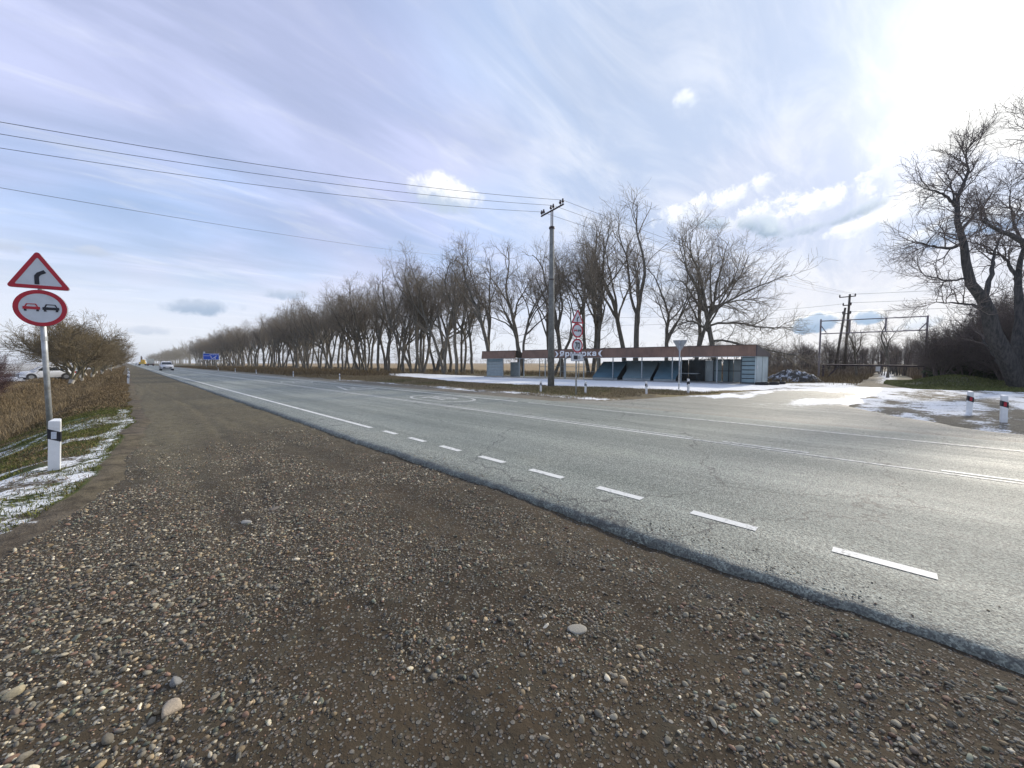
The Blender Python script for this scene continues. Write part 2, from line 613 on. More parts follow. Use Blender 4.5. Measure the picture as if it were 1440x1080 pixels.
def asphalt(name, side=False):
    m, k, b = new_mat(name)
    p = k.pos()
    grain = k.noise(p, 110.0, 3, 0.7)
    vor = k.voro(p, 95.0, 'Color')
    agg = k.voro(p, 60.0, 'Distance')
    big = k.noise(k.scale(p, (1.0, 0.06, 1.0)), 1.6, 5, 0.6)      # streaks along the road
    blot = k.noise(p, 0.45, 5, 0.6)
    c = k.mix(k.smooth(big, 0.33, 0.68), (0.170, 0.188, 0.160), (0.255, 0.272, 0.232))
    c = k.mix(k.math('MULTIPLY', k.smooth(blot, 0.45, 0.7), 0.5), c, (0.285, 0.292, 0.24))
    c = k.mix(k.math('MULTIPLY', k.attr('dust'), 0.85), c, (0.24, 0.215, 0.17))
    c = k.mix(k.math('MULTIPLY', k.attr('track'), 0.8), c, (0.12, 0.137, 0.122))
    bw = k.node('ShaderNodeRGBToBW')
    k.put(bw.inputs[0], vor)
    c = k.mix(0.62, c, k.mix(k.smooth(bw.outputs[0], 0.2, 0.85), (0.15, 0.15, 0.16), (2.0, 2.0, 1.95)), 'MULTIPLY')
    c = k.mix(0.5, c, k.mix(k.smooth(grain, 0.35, 0.65), (0.45, 0.45, 0.45), (1.5, 1.5, 1.5)), 'MULTIPLY')
    # cracks
    cr = k.voro(k.vmath('ADD', p, k.vmath('SCALE', k.noise(p, 1.3, 4, 0.6, color=True), s=0.8)), 0.30, 'Distance', 'DISTANCE_TO_EDGE')
    c = k.mix(k.smooth(k.noise(p, 0.9, 6, 0.7), 0.60, 0.74, 0.0, 0.35), c, (0.09, 0.095, 0.088))
    c = k.mix(k.smooth(cr, 0.0, 0.0055, 0.75, 0.0), c, (0.03, 0.03, 0.03))
    # dark chipped edge
    c = k.mix(k.math('MULTIPLY', k.math('MULTIPLY', k.attr('edge'), k.smooth(k.noise(p, 9.0, 5, 0.7), 0.35, 0.6)), 0.75), c, (0.078, 0.078, 0.068))
    h = k.math('ADD', k.math('MULTIPLY', k.smooth(agg, 0.0, 0.6), -0.7), grain)
    nrm = k.bump(h, 0.75, 0.006)
    b.inputs['Specular IOR Level'].default_value = 0.55
    rough = k.smooth(big, 0.3, 0.7, 0.64, 0.54)
    snow_layer(k, b, c, rough, nrm, k.math('SUBTRACT', k.attr('snow'), 0.37), 5.5)
    return m


def soil_mat(name):
    """packed gravel shoulder: brown mud with small stones"""
    m, k, b = new_mat(name)
    p = k.pos()
    n0 = k.noise(p, 0.8, 5, 0.62)
    n1 = k.noise(p, 6.0, 5, 0.65)
    n2 = k.noise(p, 45.0, 4, 0.65)
    c = k.mix(k.smooth(n0, 0.35, 0.65), (0.032, 0.022, 0.0130), (0.064, 0.045, 0.026))
    c = k.mix(k.smooth(n1, 0.45, 0.72), c, (0.050, 0.042, 0.028))
    c = k.mix(0.65, c, k.mix(n2, (0.4, 0.4, 0.4), (1.6, 1.6, 1.6)), 'MULTIPLY')
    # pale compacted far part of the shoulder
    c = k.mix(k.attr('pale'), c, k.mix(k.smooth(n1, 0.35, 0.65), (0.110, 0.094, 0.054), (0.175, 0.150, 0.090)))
    # small stones in the surface
    hs = None
    for sc, amt, lo in ((75.0, 0.55, 0.40), (38.0, 0.45, 0.34)):
        vd = k.voro(p, sc, 'Distance')
        vc = k.voro(p, sc, 'Color')
        bw = k.node('ShaderNodeRGBToBW')
        k.put(bw.inputs[0], vc)
        keep = k.smooth(bw.outputs[0], 0.50, 0.56)
        st_ = k.math('MULTIPLY', k.smooth(vd, lo + 0.12, lo - 0.02), keep)
        sc_ = k.ramp(k.math('FRACT', k.math('MULTIPLY', bw.outputs[0], 37.0)),
                     [(0.0, (0.045, 0.04, 0.035)), (0.35, (0.11, 0.105, 0.085)), (0.6, (0.15, 0.115, 0.085)),
                      (0.85, (0.19, 0.185, 0.16)), (1.0, (0.34, 0.32, 0.28))])
        c = k.mix(k.math('MULTIPLY', st_, amt + 0.3), c, sc_)
        hh = k.math('MULTIPLY', st_, 0.8)
        hs = hh if hs is None else k.math('ADD', hs, hh)
    h = k.math('ADD', hs, k.math('ADD', k.math('MULTIPLY', n1, 0.9), k.math('MULTIPLY', n2, 0.5)))
    k.put(b.inputs['Base Color'], c)
    b.inputs['Roughness'].default_value = 0.92
    b.inputs['Specular IOR Level'].default_value = 0.25
    k.put(b.inputs['Normal'], k.bump(h, 0.9, 0.014))
    return m


def ground_mat(name):
    """verges, fields, dirt: attribute driven soil / green / dry grass / straw field / snow"""
    m, k, b = new_mat(name)
    p = k.pos()
    n0 = k.noise(p, 0.35, 5, 0.6)
    n1 = k.noise(p, 4.0, 6, 0.68)
    n2 = k.noise(p, 40.0, 4, 0.7)
    soil = k.mix(k.smooth(n1, 0.35, 0.65), (0.070, 0.056, 0.040), (0.15, 0.125, 0.09))
    green = k.mix(k.smooth(n1, 0.3, 0.7), (0.035, 0.055, 0.014), (0.105, 0.115, 0.032))
    dry = k.mix(k.smooth(n1, 0.3, 0.7), (0.080, 0.065, 0.038), (0.18, 0.15, 0.092))
    straw = k.mix(k.smooth(n0, 0.35, 0.65), (0.24, 0.17, 0.09), (0.36, 0.27, 0.15))
    gravel = k.mix(k.smooth(n2, 0.3, 0.7), (0.14, 0.125, 0.095), (0.31, 0.28, 0.22))
    c = k.mix(k.attr('dry'), soil, dry)
    c = k.mix(k.smooth(k.math('ADD', k.attr('green'), k.math('MULTIPLY', k.math('SUBTRACT', n1, 0.5), 0.9)), 0.35, 0.65), c, green)
    c = k.mix(k.attr('straw'), c, straw)
    c = k.mix(k.attr('grit'), c, gravel)
    c = k.mix(0.6, c, k.mix(n2, (0.45, 0.45, 0.45), (1.55, 1.55, 1.55)), 'MULTIPLY')
    h = k.math('ADD', n1, k.math('MULTIPLY', n2, 0.6))
    nrm = k.bump(h, 0.8, 0.05)
    b.inputs['Specular IOR Level'].default_value = 0.2
    snow_layer(k, b, c, 0.9, nrm, k.attr('snow'), 2.6)
    return m


def paint_mat(name):
    m, k, b = new_mat(name)
    p = k.pos()
    w = k.noise(p, 30.0, 5, 0.7)
    w2 = k.noise(p, 2.2, 4, 0.6)
    wear = k.smooth(k.math('ADD', w, k.math('MULTIPLY', k.math('SUBTRACT', w2, 0.5), 0.5)), 0.53, 0.67)
    k.put(b.inputs['Base Color'], k.mix(k.math('MULTIPLY', wear, 0.85), (0.72, 0.72, 0.67), (0.24, 0.24, 0.23)))
    b.inputs['Roughness'].default_value = 0.6
    k.put(b.inputs['Normal'], k.bump(w, 0.4, 0.004))
    return m


def paint_worn(name):
    m, k, b = new_mat(name)
    p = k.pos()
    w = k.noise(p, 14.0, 6, 0.75)
    wear = k.smooth(w, 0.46, 0.60)
    k.put(b.inputs['Base Color'], k.mix(wear, (0.60, 0.60, 0.56), (0.20, 0.205, 0.20)))
    b.inputs['Roughness'].default_value = 0.6
    return m


M['asphalt'] = asphalt('asphalt_worn')
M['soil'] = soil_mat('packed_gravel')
M['ground'] = ground_mat('verge_ground')
M['paint'] = paint_mat('road_paint')
M['paint_worn'] = paint_worn('road_paint_worn')


def mound_mat(name):
    m, k, b = new_mat(name)
    p = k.pos()
    n1 = k.noise(p, 3.0, 6, 0.7)
    n2 = k.noise(p, 16.0, 5, 0.7)
    c = k.mix(k.smooth(n2, 0.3, 0.7), (0.035, 0.033, 0.03), (0.10, 0.09, 0.075))
    nz = k.node('ShaderNodeSeparateXYZ')
    k.put(nz.inputs[0], k.node('ShaderNodeNewGeometry').outputs['Normal'])
    s = k.math('ADD', n1, k.math('MULTIPLY', k.math('SUBTRACT', n2, 0.5), 0.7))
    k.put(b.inputs['Base Color'], k.mix(k.smooth(s, 0.52, 0.60), c, (0.72, 0.75, 0.80)))
    b.inputs['Roughness'].default_value = 0.9
    k.put(b.inputs['Normal'], k.bump(n2, 0.9, 0.08))
    return m


M['mound'] = mound_mat('snowy_dirt')

# ================================================================== SETTING
# road runs along +Y.  asphalt 2.9 .. 10.9, paint 3.6 / 7.2 / 9.75
ROAD_L, ROAD_R = 2.92, 10.9


def gx(parts):
    out = [parts[0][0]]
    for a, b_, s in parts:
        n = max(1, int(round((b_ - a) / s)))
        out += list(np.linspace(a, b_, n + 1)[1:])
    return np.array(out)


def grid_faces(nx, ny):
    i = np.arange(nx - 1)[:, None] * ny + np.arange(ny - 1)[None, :]
    i = i.ravel()
    return np.stack([i, i + ny, i + ny + 1, i + 1], axis=1)


# polygons in plan (x, y)
LOT = [(17.2, 22.8), (17.9, 18.6), (19.0, 13.6), (20.0, 9.2), (19.6, 6.6), (22.0, 6.2), (25.5, 3.0), (28.5, 1.6), (36, 1.5),
       (36, 4.2), (31.5, 6.0), (30.0, 12), (27.4, 32), (27.8, 46), (25.4, 49), (22, 44), (19.2, 30)]
APRON = [(10.88, 9.2), (13.2, 7.4), (16.2, 6.4), (18.6, 5.6), (21.5, 5.2), (24.1, 4.3), (27.5, 2.6), (30.5, 0.7), (26.8, 0.55),
         (20.5, 1.1), (16.4, 1.05), (14.4, 0.15), (13.1, -0.9), (12.3, -2.2), (11.6, -5), (10.88, -9)]


def dist_seg(x, y, ax, ay, bx, by):
    dx, dy = bx - ax, by - ay
    t = np.clip(((x - ax) * dx + (y - ay) * dy) / (dx * dx + dy * dy), 0, 1)
    return np.hypot(x - ax - t * dx, y - ay - t * dy)


def poly_sd(x, y, poly):
    """signed distance, positive inside"""
    d = np.full(np.shape(x), 1e9)
    for i in range(len(poly)):
        a, b_ = poly[i], poly[(i + 1) % len(poly)]
        d = np.minimum(d, dist_seg(x, y, a[0], a[1], b_[0], b_[1]))
    return np.where(in_poly(x, y, poly), d, -d)


def ledge(y):
    """x of the limit between gravel shoulder and left verge"""
    y = np.asarray(y, dtype=float)
    e = np.interp(y, [-20, 2, 4.7, 6.3, 8, 10, 13.4, 20, 40, 400], [-3.5, -1.35, -0.75, -0.34, -0.2, -0.05, 0.14, 0.12, 0.10, 0.1])
    return e + (vnoise(y, y * 0 + 3.3, 1.1, 5, 3) - 0.5) * 0.28


def ground_z(x, y):
    x = np.asarray(x, dtype=float)
    y = np.asarray(y, dtype=float)
    xl = x - ledge(y)
    z = np.interp(xl, [-400, -60, -9, -6.8, -5.2, -3.4, -2.2, -1.35, -0.75, 0.0, 0.3],
                  [-0.6, -0.6, -0.55, -0.6, -1.0, -0.98, -0.55, -0.16, 0.0, 0.025, -0.02])
    z = np.where(x > 0.6, -0.10, z)
    zr = np.interp(x, [10.6, 10.95, 12.4, 13.6, 15.5, 17.5, 30, 60], [-0.03, 0.0, 0.0, 0.03, 0.10, 0.0, 0.0, 0.0])
    z = np.where(x > 5, zr, z)
    # flatten under the junction
    ap = sst(poly_sd(x, y, APRON), -0.6, 0.1)
    z = z * (1 - ap) + (-0.012) * ap
    left = (x < 0.6)
    bump = (vnoise(x, y, 0.6, 1, 4) - 0.5) * 0.10
    fine = (vnoise(x, y, 4.0, 2, 3) - 0.5) * 0.045
    z = z + np.where(left, (bump + fine) * sst(-xl, 0.0, 0.7), np.where(x > 11, (bump + fine) * 0.55 * (1 - ap), 0))
    # grassy hummock before the big tree
    hm = np.exp(-(((x - 37.2) / 2.3) ** 2 + ((y + 2.6) / 1.9) ** 2))
    z = z + hm * 0.62
    hm2 = np.exp(-(((x - 35.0) / 1.6) ** 2 + ((y + 4.9) / 1.4) ** 2))
    return z + hm2 * 0.25


def left_snow(X, Y):
    xl = X - ledge(Y)
    streak = vnoise(X + 0.35 * Y, Y * 1.6 - X, 0.62, 31, 4)
    sl = sst(streak, 0.44, 0.60) * 0.53
    near = sst(-xl, 0.02, 0.15) * (1 - sst(-xl, 2.9, 3.6))
    near = near * (1 - sst(Y, 13.5, 17.5) * 0.85)
    rim = np.exp(-((xl + 0.26) / 0.19) ** 2) * (sst(vnoise(X, Y, 0.22, 33, 2), 0.34, 0.48)) * 0.58
    strip = np.exp(-((xl + 2.4) / 0.35) ** 2) * 0.55 * (1 - sst(Y, 26, 40))
    return np.maximum.reduce([sl * near, rim * (1 - sst(Y, 16, 24) * 0.55), strip * near])


def build_ground():
    xs = gx([(-1500, -300, 200), (-300, -60, 30), (-60, -16, 4), (-16, -5, 0.5), (-5, -2, 0.14), (-2, 0.5, 0.06), (0.5, 10.5, 2.0),
             (10.5, 20, 0.25), (20, 34, 0.4), (34, 52, 0.8), (52, 100, 6), (100, 400, 30), (400, 3000, 400)])
    ys = gx([(-600, -60, 90), (-60, -8, 4), (-8, 2.5, 0.3), (2.5, 14, 0.1), (14, 30, 0.22), (30, 60, 0.6), (60, 140, 2.0), (140, 400, 13), (400, 3000, 260)])
    X, Y = np.meshgrid(xs, ys, indexing='ij')
    Z = ground_z(X, Y)
    xl = X - ledge(Y)
    n1 = vnoise(X, Y, 0.8, 21, 4)
    n2 = vnoise(X, Y, 0.25, 22, 3)
    left = X < 0.6
    far_y = sst(Y, 12, 20)
    # ---- masks
    snow = np.zeros_like(X)
    # left verge: patchy snow between the grass, and a rim along the gravel
    snow = np.where(left, left_snow(X, Y), 0)
    snow = np.where(left & (xl < -6.2) & (Y > 40), np.maximum(snow, 0.42 + 0.4 * (n2 - 0.4) + 0.25 * (Y < 90)), snow)
    # lot before the market stalls
    sdl = poly_sd(X, Y, LOT) + (n1 - 0.5) * 1.3
    snow = np.maximum(snow, sst(sdl, -0.4, 0.5) * (0.86 - 0.35 * sst(n2, 0.55, 0.75) * (Y < 5)))
    # right dirt island
    ap = poly_sd(X, Y, APRON)
    isl = (X > 12) & (Y < 2.2) & (ap < 0.15)
    st_i = vnoise(X * 0.5 + Y * 0.2, Y * 2.2, 0.9, 41, 4)
    bank = (X < 31.5) & (Y > -14)
    snow = np.where(isl & bank, np.maximum(snow, 0.21 + 0.48 * sst(st_i, 0.34, 0.62) + 0.22 * sst(X, 19, 26)), snow)
    # flecks along the far side of the road
    fl = np.exp(-((X - 12.9 - 0.8 * (n2 - 0.5)) / 0.6) ** 2) * 0.74
    snow = np.where((X > 11) & (ap < -0.2) & (Y > 5) & (Y < 34), np.maximum(snow, fl), snow)
    snow = np.where((X > 10.8) & (Y >= 30) & (Y < 200), np.maximum(snow, np.exp(-((X - 11.4) / 0.3) ** 2) * 0.42), snow)
    # track behind the barrier
    tr = np.exp(-((Y - (0.4 + 0.02 * (X - 42))) / 1.0) ** 2)
    snow = np.where(X > 36, np.maximum(snow, tr * 0.62 * (X < 90)), snow)
    green = np.where(left, (0.35 + 0.65 * sst(n1, 0.38, 0.54)) * sst(-xl, 0.0, 0.15) * (1 - sst(-xl, 2.0, 3.2)) * (1 - sst(Y, 14, 24) * 0.8), 0)
    verge = (X > 12.6) & (ap < -0.1) & (Y > 5)
    green = np.where(verge, sst(n1, 0.46, 0.64) * 0.75 + 0.35 * (Y < 10), green)
    green = np.where((X > 31) & (Y < 1.0) & (Y > -9), 0.75 * sst(n1, 0.3, 0.5), green)
    dry = np.where(left, np.maximum(sst(n1, 0.35, 0.6) * 0.7, sst(-xl, 1.2, 2.4)), np.where(X > 12.3, 0.85, 0.2))
    grit = np.where((X > 10.5) & (X < 13.4) & (Y > 4), 0.8 * (1 - sst(X, 12.2, 13.2)), 0)
    grit = np.where(isl, 0.62 + 0.5 * (n1 - 0.4), grit)
    straw = sst(X, 38, 60) * sst(Y, 14, 30) * 0.95
    straw = np.maximum(straw, np.where(X > 48, 0.25, 0))
    straw = np.maximum(straw, np.where(verge & (X < 27) & (Y < 60), 0.55 * sst(n1, 0.3, 0.6), 0))
    me = mesh_np('ground', np.stack([X, Y, Z], -1).reshape(-1, 3), grid_faces(len(xs), len(ys)), M['ground'],
                 attrs=dict(snow=snow, green=green, dry=dry, straw=straw, grit=grit), smooth=True)
    return tag(link('ground', me), 'grass verges, snow patches and fields on both sides of the road', kind='structure')


ground = build_ground()


def soil_z(x, y):
    rut = 0
    for off, w in ((0.35, 0.16), (1.75, 0.2), (1.15, 0.12)):
        c = off + 0.30 * np.sin(y * 0.22 + off * 4)
        rut = rut - 0.020 * np.exp(-((x - c) / w) ** 2) + 0.011 * np.exp(-((x - c) / (w * 2.2)) ** 2)
    z = rut + (vnoise(x, y, 1.1, 51, 3) - 0.5) * 0.05 + (vnoise(x, y, 7.0, 52, 3) - 0.5) * 0.02
    z = z + (vnoise(x, y, 24.0, 53, 2) - 0.5) * 0.012 * sst(14 - y, 0, 6)
    e = x - ledge(y)
    z = z - 0.16 * sst(-e, -0.18, 0.15)
    z = np.where(e < 0.0, np.minimum(z, ground_z(x, y) - 0.06 * sst(-e, 0.0, 0.15)), z)
    z = z - 0.02 * sst(x, 2.6, 2.95)
    return z


def build_shoulder():
    xs = gx([(-4.0, -1.6, 0.2), (-1.6, 3.15, 0.035)])
    ys = gx([(-14, -1.2, 0.4), (-1.2, 7, 0.035), (7, 16, 0.09), (16, 40, 0.4), (40, 120, 2), (120, 420, 12)])
    X, Y = np.meshgrid(xs, ys, indexing='ij')
    X = np.maximum(X, ledge(Y) - 0.45 - 0.001 * np.arange(len(xs))[::-1][:, None])
    Z = soil_z(X, Y)
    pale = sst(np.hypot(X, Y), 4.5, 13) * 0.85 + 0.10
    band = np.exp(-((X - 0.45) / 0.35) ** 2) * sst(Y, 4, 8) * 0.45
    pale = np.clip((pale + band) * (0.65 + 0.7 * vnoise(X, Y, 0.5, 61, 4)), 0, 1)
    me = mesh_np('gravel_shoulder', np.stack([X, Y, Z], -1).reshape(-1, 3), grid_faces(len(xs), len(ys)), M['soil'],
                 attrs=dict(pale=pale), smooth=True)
    return tag(link('gravel_shoulder', me), 'wide brown gravel shoulder beside the asphalt', kind='structure')


shoulder = build_shoulder()


def build_road():
    prof = [(2.86, -0.06), (2.875, 0.0), (2.89, 0.025), (2.92, 0.040), (2.96, 0.045), (3.02, 0.048), (3.12, 0.05)]
    xs = np.array([p[0] for p in prof] + list(gx([(3.12, 3.6, 0.16), (3.6, 10.7, 0.4)])[1:]) + [10.8, 10.9, 10.97])
    zs = np.array([p[1] for p in prof] + [0.05] * (len(xs) - len(prof) - 2) + [0.04, -0.04])
    ys = gx([(-120, -14, 8), (-14, -2, 0.5), (-2, 8, 0.03), (8, 24, 0.15), (24, 80, 1), (80, 3000, 60)])
    X, Y = np.meshgrid(xs, ys, indexing='ij')
    Z = np.repeat(zs[:, None], len(ys), 1)
    e = (vnoise(ys, ys * 0 + 1.5, 0.9, 71, 3) - 0.5) * 0.08 + (vnoise(ys, ys * 0 + 8, 9.0, 72, 3) - 0.5) * 0.055
    wgt = np.interp(xs, [2.84, 2.96, 3.12], [1.0, 0.9, 0.0])
    X = X + wgt[:, None] * e[None, :]
    Z = Z + (vnoise(X, Y, 16, 73, 3) - 0.5) * 0.016 * np.interp(xs, [2.84, 3.02, 3.12], [0.5, 1.0, 0])[:, None]
    edge = np.repeat(np.interp(xs, [2.84, 2.92, 3.0], [1, 0.8, 0])[:, None], len(ys), 1)
    dust = 0.75 * sst(np.repeat(xs[:, None], len(ys), 1), 9.9, 10.8) * sst(Y, 8, 14) + 0.25 * np.exp(-((X - 3.25) / 0.2) ** 2) * 0.6
    track = 0
    for c in (4.5, 6.2, 7.9, 9.35):
        track = track + np.exp(-((X - c) / 0.32) ** 2) * (0.35 + 0.5 * (c > 9))
    track = track * (0.6 + 0.8 * vnoise(X, Y * 0.2, 0.6, 74, 3))
    me = mesh_np('road', np.stack([X, Y, Z], -1).reshape(-1, 3), grid_faces(len(xs), len(ys)), M['asphalt'],
                 attrs=dict(edge=edge, dust=dust, track=np.clip(track, 0, 1), snow=np.zeros_like(X)), smooth=True)
    return tag(link('road', me), 'worn grey asphalt highway running to the horizon', kind='structure')


road = build_road()


def build_side_road():
    xs = gx([(10.9, 31, 0.25)])
    ys = gx([(-9, 9.5, 0.2)])
    X, Y = np.meshgrid(xs, ys, indexing='ij')
    sd = poly_sd(X, Y, APRON) + (vnoise(X, Y, 0.7, 81, 4) - 0.5) * 0.9 * sst(X, 11.2, 12.5)
    Z = np.where(X < 10.95, 0.02, 0.022) - 0.10 * sst(-sd, -0.1, 0.6)
    F = grid_faces(len(xs), len(ys))
    ok = (sd.ravel()[F] > -0.7).any(1)
    n2 = vnoise(X * 0.5, Y * 1.6, 0.55, 82, 4)
    snow = np.clip(0.15 + 0.80 * sst(n2, 0.44, 0.66) * sst(X, 13, 18) + 0.50 * sst(X, 20, 27) + 0.5 * sst(-sd, -1.0, 0.1) * sst(X, 15, 20), 0, 1)
    dust = np.clip(0.25 + 0.5 * vnoise(X, Y, 0.5, 83, 3) + 0.45 * sst(-sd, -1.4, 0.2), 0, 1)
    me = mesh_np('side_road', np.stack([X, Y, Z], -1).reshape(-1, 3), F[ok], M['asphalt'],
                 attrs=dict(edge=np.zeros_like(X), dust=dust, track=np.zeros_like(X), snow=snow + 0.25), smooth=True)
    return tag(link('side_road', me), 'dusty side road turning off to the market stalls', kind='structure')


side_road = build_side_road()

# ------------------------------------------------------------------ road markings (parts of the road)
ZP = 0.0545


def strip(name, x0, x1, y0, y1, mat, step=None):
    mb = MB()
    n = max(1, int((y1 - y0) / step)) if step else 1
    v, f = [], []
    for i in range(n + 1):
        y = y0 + (y1 - y0) * i / n
        v += [(x0, y, ZP), (x1, y, ZP)]
        if i:
            a = 2 * (i - 1)
            f.append((a, a + 1, a + 3, a + 2))
    mb.add(v, f)
    return mb.build(name, mat, road, fixn=False)


for i in range(-4, 8):
    y = 0.265 + i * 1.0 - 0.5
    strip('dash_mark', 3.57, 3.67, y, y + 0.52, M['paint'])
strip('edge_line', 3.55, 3.65, 7.8, 900, M['paint'], 30)
strip('centre_line', 7.10, 7.17, 2.6, 900, M['paint'], 30)
strip('centre_line', 7.27, 7.34, 2.6, 900, M['paint_worn'], 30)
strip('centre_line', 7.10, 7.17, -40, 2.6, M['paint_worn'], 3)
strip('centre_dash', 7.26, 7.34, -1.6, -0.45, M['paint'])
strip('centre_dash', 7.26, 7.34, 0.9, 2.1, M['paint_worn'])
strip('edge_line', 9.72, 9.82, 9.5, 900, M['paint'], 30)
strip('edge_line', 9.72, 9.82, -30, 9.0, M['paint_worn'], 4)


def text_mesh(s, size, extrude=0.0, bold=0.0, space=1.0):
    cu = bpy.data.curves.new('text', 'FONT')
    cu.body = s
    cu.size = size
    cu.extrude = extrude
    cu.offset = bold
    cu.space_character = space
    cu.align_x = 'CENTER'
    cu.align_y = 'CENTER'
    cu.resolution_u = 3
    o = bpy.data.objects.new('text', cu)
    COL.objects.link(o)
    dg = bpy.context.evaluated_depsgraph_get()
    me = bpy.data.meshes.new_from_object(o.evaluated_get(dg))
    COL.objects.unlink(o)
    bpy.data.objects.remove(o)
    return me


me70 = text_mesh('70', 0.95, 0.0, 0.02)
me70.materials.append(M['paint_worn'])


def painted_limit(cx, cy):
    mb = MB()
    n = 40
    v, f = [], []
    for i in range(n):
        a = 2 * math.pi * i / n
        v += [(cx + 0.95 * math.cos(a), cy + 1.75 * math.sin(a), ZP), (cx + 0.86 * math.cos(a), cy + 1.60 * math.sin(a), ZP)]
        j = (i + 1) % n
        f.append((2 * i, 2 * j, 2 * j + 1, 2 * i + 1))
    mb.add(v, f)
    o = mb.build('painted_speed_ring', M['paint_worn'], road, fixn=False)
    t = link('painted_numerals', me70, o)
    t.location = (cx, cy, ZP + 0.0)
    t.scale = (1.0, 2.3, 1.0)


painted_limit(8.62, 12.5)
painted_limit(8.6, 30.5)
mb = MB()
tri_o = [(7.75, 19.6), (9.45, 19.6), (8.6, 23.2)]
tri_i = [(7.98, 19.85), (9.22, 19.85), (8.6, 22.6)]
mb.add([(x, y, ZP) for x, y in tri_o + tri_i], [(0, 1, 4, 3), (1, 2, 5, 4), (2, 0, 3, 5)])
tri = mb.build('painted_triangle', M['paint_worn'], road, fixn=False)
mb = MB()
mb.add([(8.5, 20.1, ZP), (8.66, 20.1, ZP), (8.66, 20.9, ZP), (8.95, 21.2, ZP), (8.85, 21.4, ZP), (8.5, 21.0, ZP)], [(0, 1, 2, 3, 4, 5)])
mb.build('painted_bend', M['paint_worn'], tri, fixn=False)


# ------------------------------------------------------------------ gravel stones
def ico(sub):
    import bmesh
    bm = bmesh.new()
    bmesh.ops.create_icosphere(bm, subdivisions=sub, radius=1.0)
    v = np.array([p.co[:] for p in bm.verts])
    f = np.array([[q.index for q in p.verts] for p in bm.faces])
    bm.free()
    return v, f


STONE_COL = np.array([(0.115, 0.11, 0.098), (0.17, 0.165, 0.145), (0.085, 0.085, 0.08), (0.20, 0.165, 0.115), (0.15, 0.10, 0.08),
                      (0.30, 0.285, 0.24), (0.42, 0.40, 0.35), (0.12, 0.135, 0.115), (0.10, 0.085, 0.075), (0.24, 0.20, 0.15)])
STONE_W = np.array([0.2, 0.17, 0.15, 0.1, 0.1, 0.07, 0.03, 0.08, 0.07, 0.03])


def stone_field(n, xr, yr, rmin, rmax, seed, thresh):
    g = np.random.default_rng(seed)
    x = g.uniform(*xr, n)
    y = g.uniform(*yr, n)
    # clumps, with bare muddy wheel tracks between; denser on the old heap to the left
    dens = vnoise(x, y, 0.9, 91, 3) * 0.75 + vnoise(x, y, 3.2, 92, 2) * 0.35
    heap = np.exp(-(((x + 0.15) / 0.85) ** 2)) * sst(y, 1.0, 2.0) * (1 - sst(y, 4.2, 6.0))
    dens = (dens - 0.5) * 1.35 + 0.5 + heap * 0.28
    for off in (0.95, 1.75):
        c = off + 0.30 * np.sin(y * 0.22 + off * 4)
        dens = dens - 0.22 * np.exp(-((x - c) / 0.17) ** 2)
    dens = dens - 0.35 * sst(x, 2.45, 2.9)
    ok = (dens + g.normal(0, 0.10, n) > thresh) & (x > ledge(y) + 0.12) & (x < 2.9)
    x, y, heap = x[ok], y[ok], heap[ok]
    u = g.random(len(x))
    r = rmin * (rmax / rmin) ** (u ** 2.3)
    r = r * (1 + 0.15 * heap)
    return x, y, r, g


def stone_mesh(name, x, y, r, g, sub):
    v0, f0 = ico(sub)
    n, k = len(x), len(v0)
    dirs = g.normal(size=(n, 3, 3))
    V = np.repeat(v0[None], n, 0)
    # lumpy: random squash along three random directions
    for j in range(3):
        dj = dirs[:, j] / np.linalg.norm(dirs[:, j], axis=1, keepdims=True)
        dot = np.einsum('nkc,nc->nk', V, dj)
        V = V - dj[:, None, :] * (np.maximum(dot - 0.45, 0) * g.uniform(0.3, 0.9, n)[:, None])[..., None]
    sx = g.uniform(0.8, 1.4, n)
    sy = g.uniform(0.6, 1.0, n)
    sz = g.uniform(0.42, 0.8, n)
    V = V * np.stack([sx, sy, sz], -1)[:, None, :] * r[:, None, None]
    a = g.uniform(0, 2 * np.pi, n)
    ca, sa = np.cos(a)[:, None], np.sin(a)[:, None]
    tl = g.normal(0, 0.25, n)[:, None]
    Zt = V[..., 2] + V[..., 0] * tl
    Xr = V[..., 0] * ca - V[..., 1] * sa
    Yr = V[..., 0] * sa + V[..., 1] * ca
    z = soil_z(x, y) + r * sz * g.uniform(-0.35, 0.45, n)
    P = np.stack([Xr + x[:, None], Yr + y[:, None], Zt + z[:, None]], -1)
    F = f0[None] + (np.arange(n) * k)[:, None, None]
    ci = g.choice(len(STONE_COL), n, p=STONE_W / STONE_W.sum())
    c = STONE_COL[ci] * g.uniform(0.75, 1.95, n)[:, None] * np.array([1.08, 1.0, 0.84])
    return P, F, np.repeat(c[:, None], k, 1)


x, y, r, g = stone_field(150000, (-1.5, 2.95), (-1.2, 9.5), 0.0035, 0.013, 201, 0.50)
keep = g.random(len(x)) < np.clip(4.2 / np.hypot(x, y), 0.10, 1)
x, y, r = x[keep], y[keep], r[keep]
P, F, C = stone_mesh('g', x, y, r, g, 1)
me = mesh_np('fine_gravel', P.reshape(-1, 3), F.reshape(-1, 3), M['stone'], col=C.reshape(-1, 3), smooth=True)
print('fine stones', len(x))
tag(link('fine_gravel', me), 'small loose grey and ochre stones scattered over the shoulder', kind='stuff')
x, y, r, g = stone_field(24000, (-1.5, 2.95), (-1.2, 9.0), 0.0075, 0.0195, 202, 0.57)
order = np.argsort(-r / np.maximum(np.hypot(x, y), 1.0))
x, y, r = x[order], y[order], r[order]
print('big stones', len(x))
NI = 280
P, F, C = stone_mesh('g', x, y, r, g, 2)
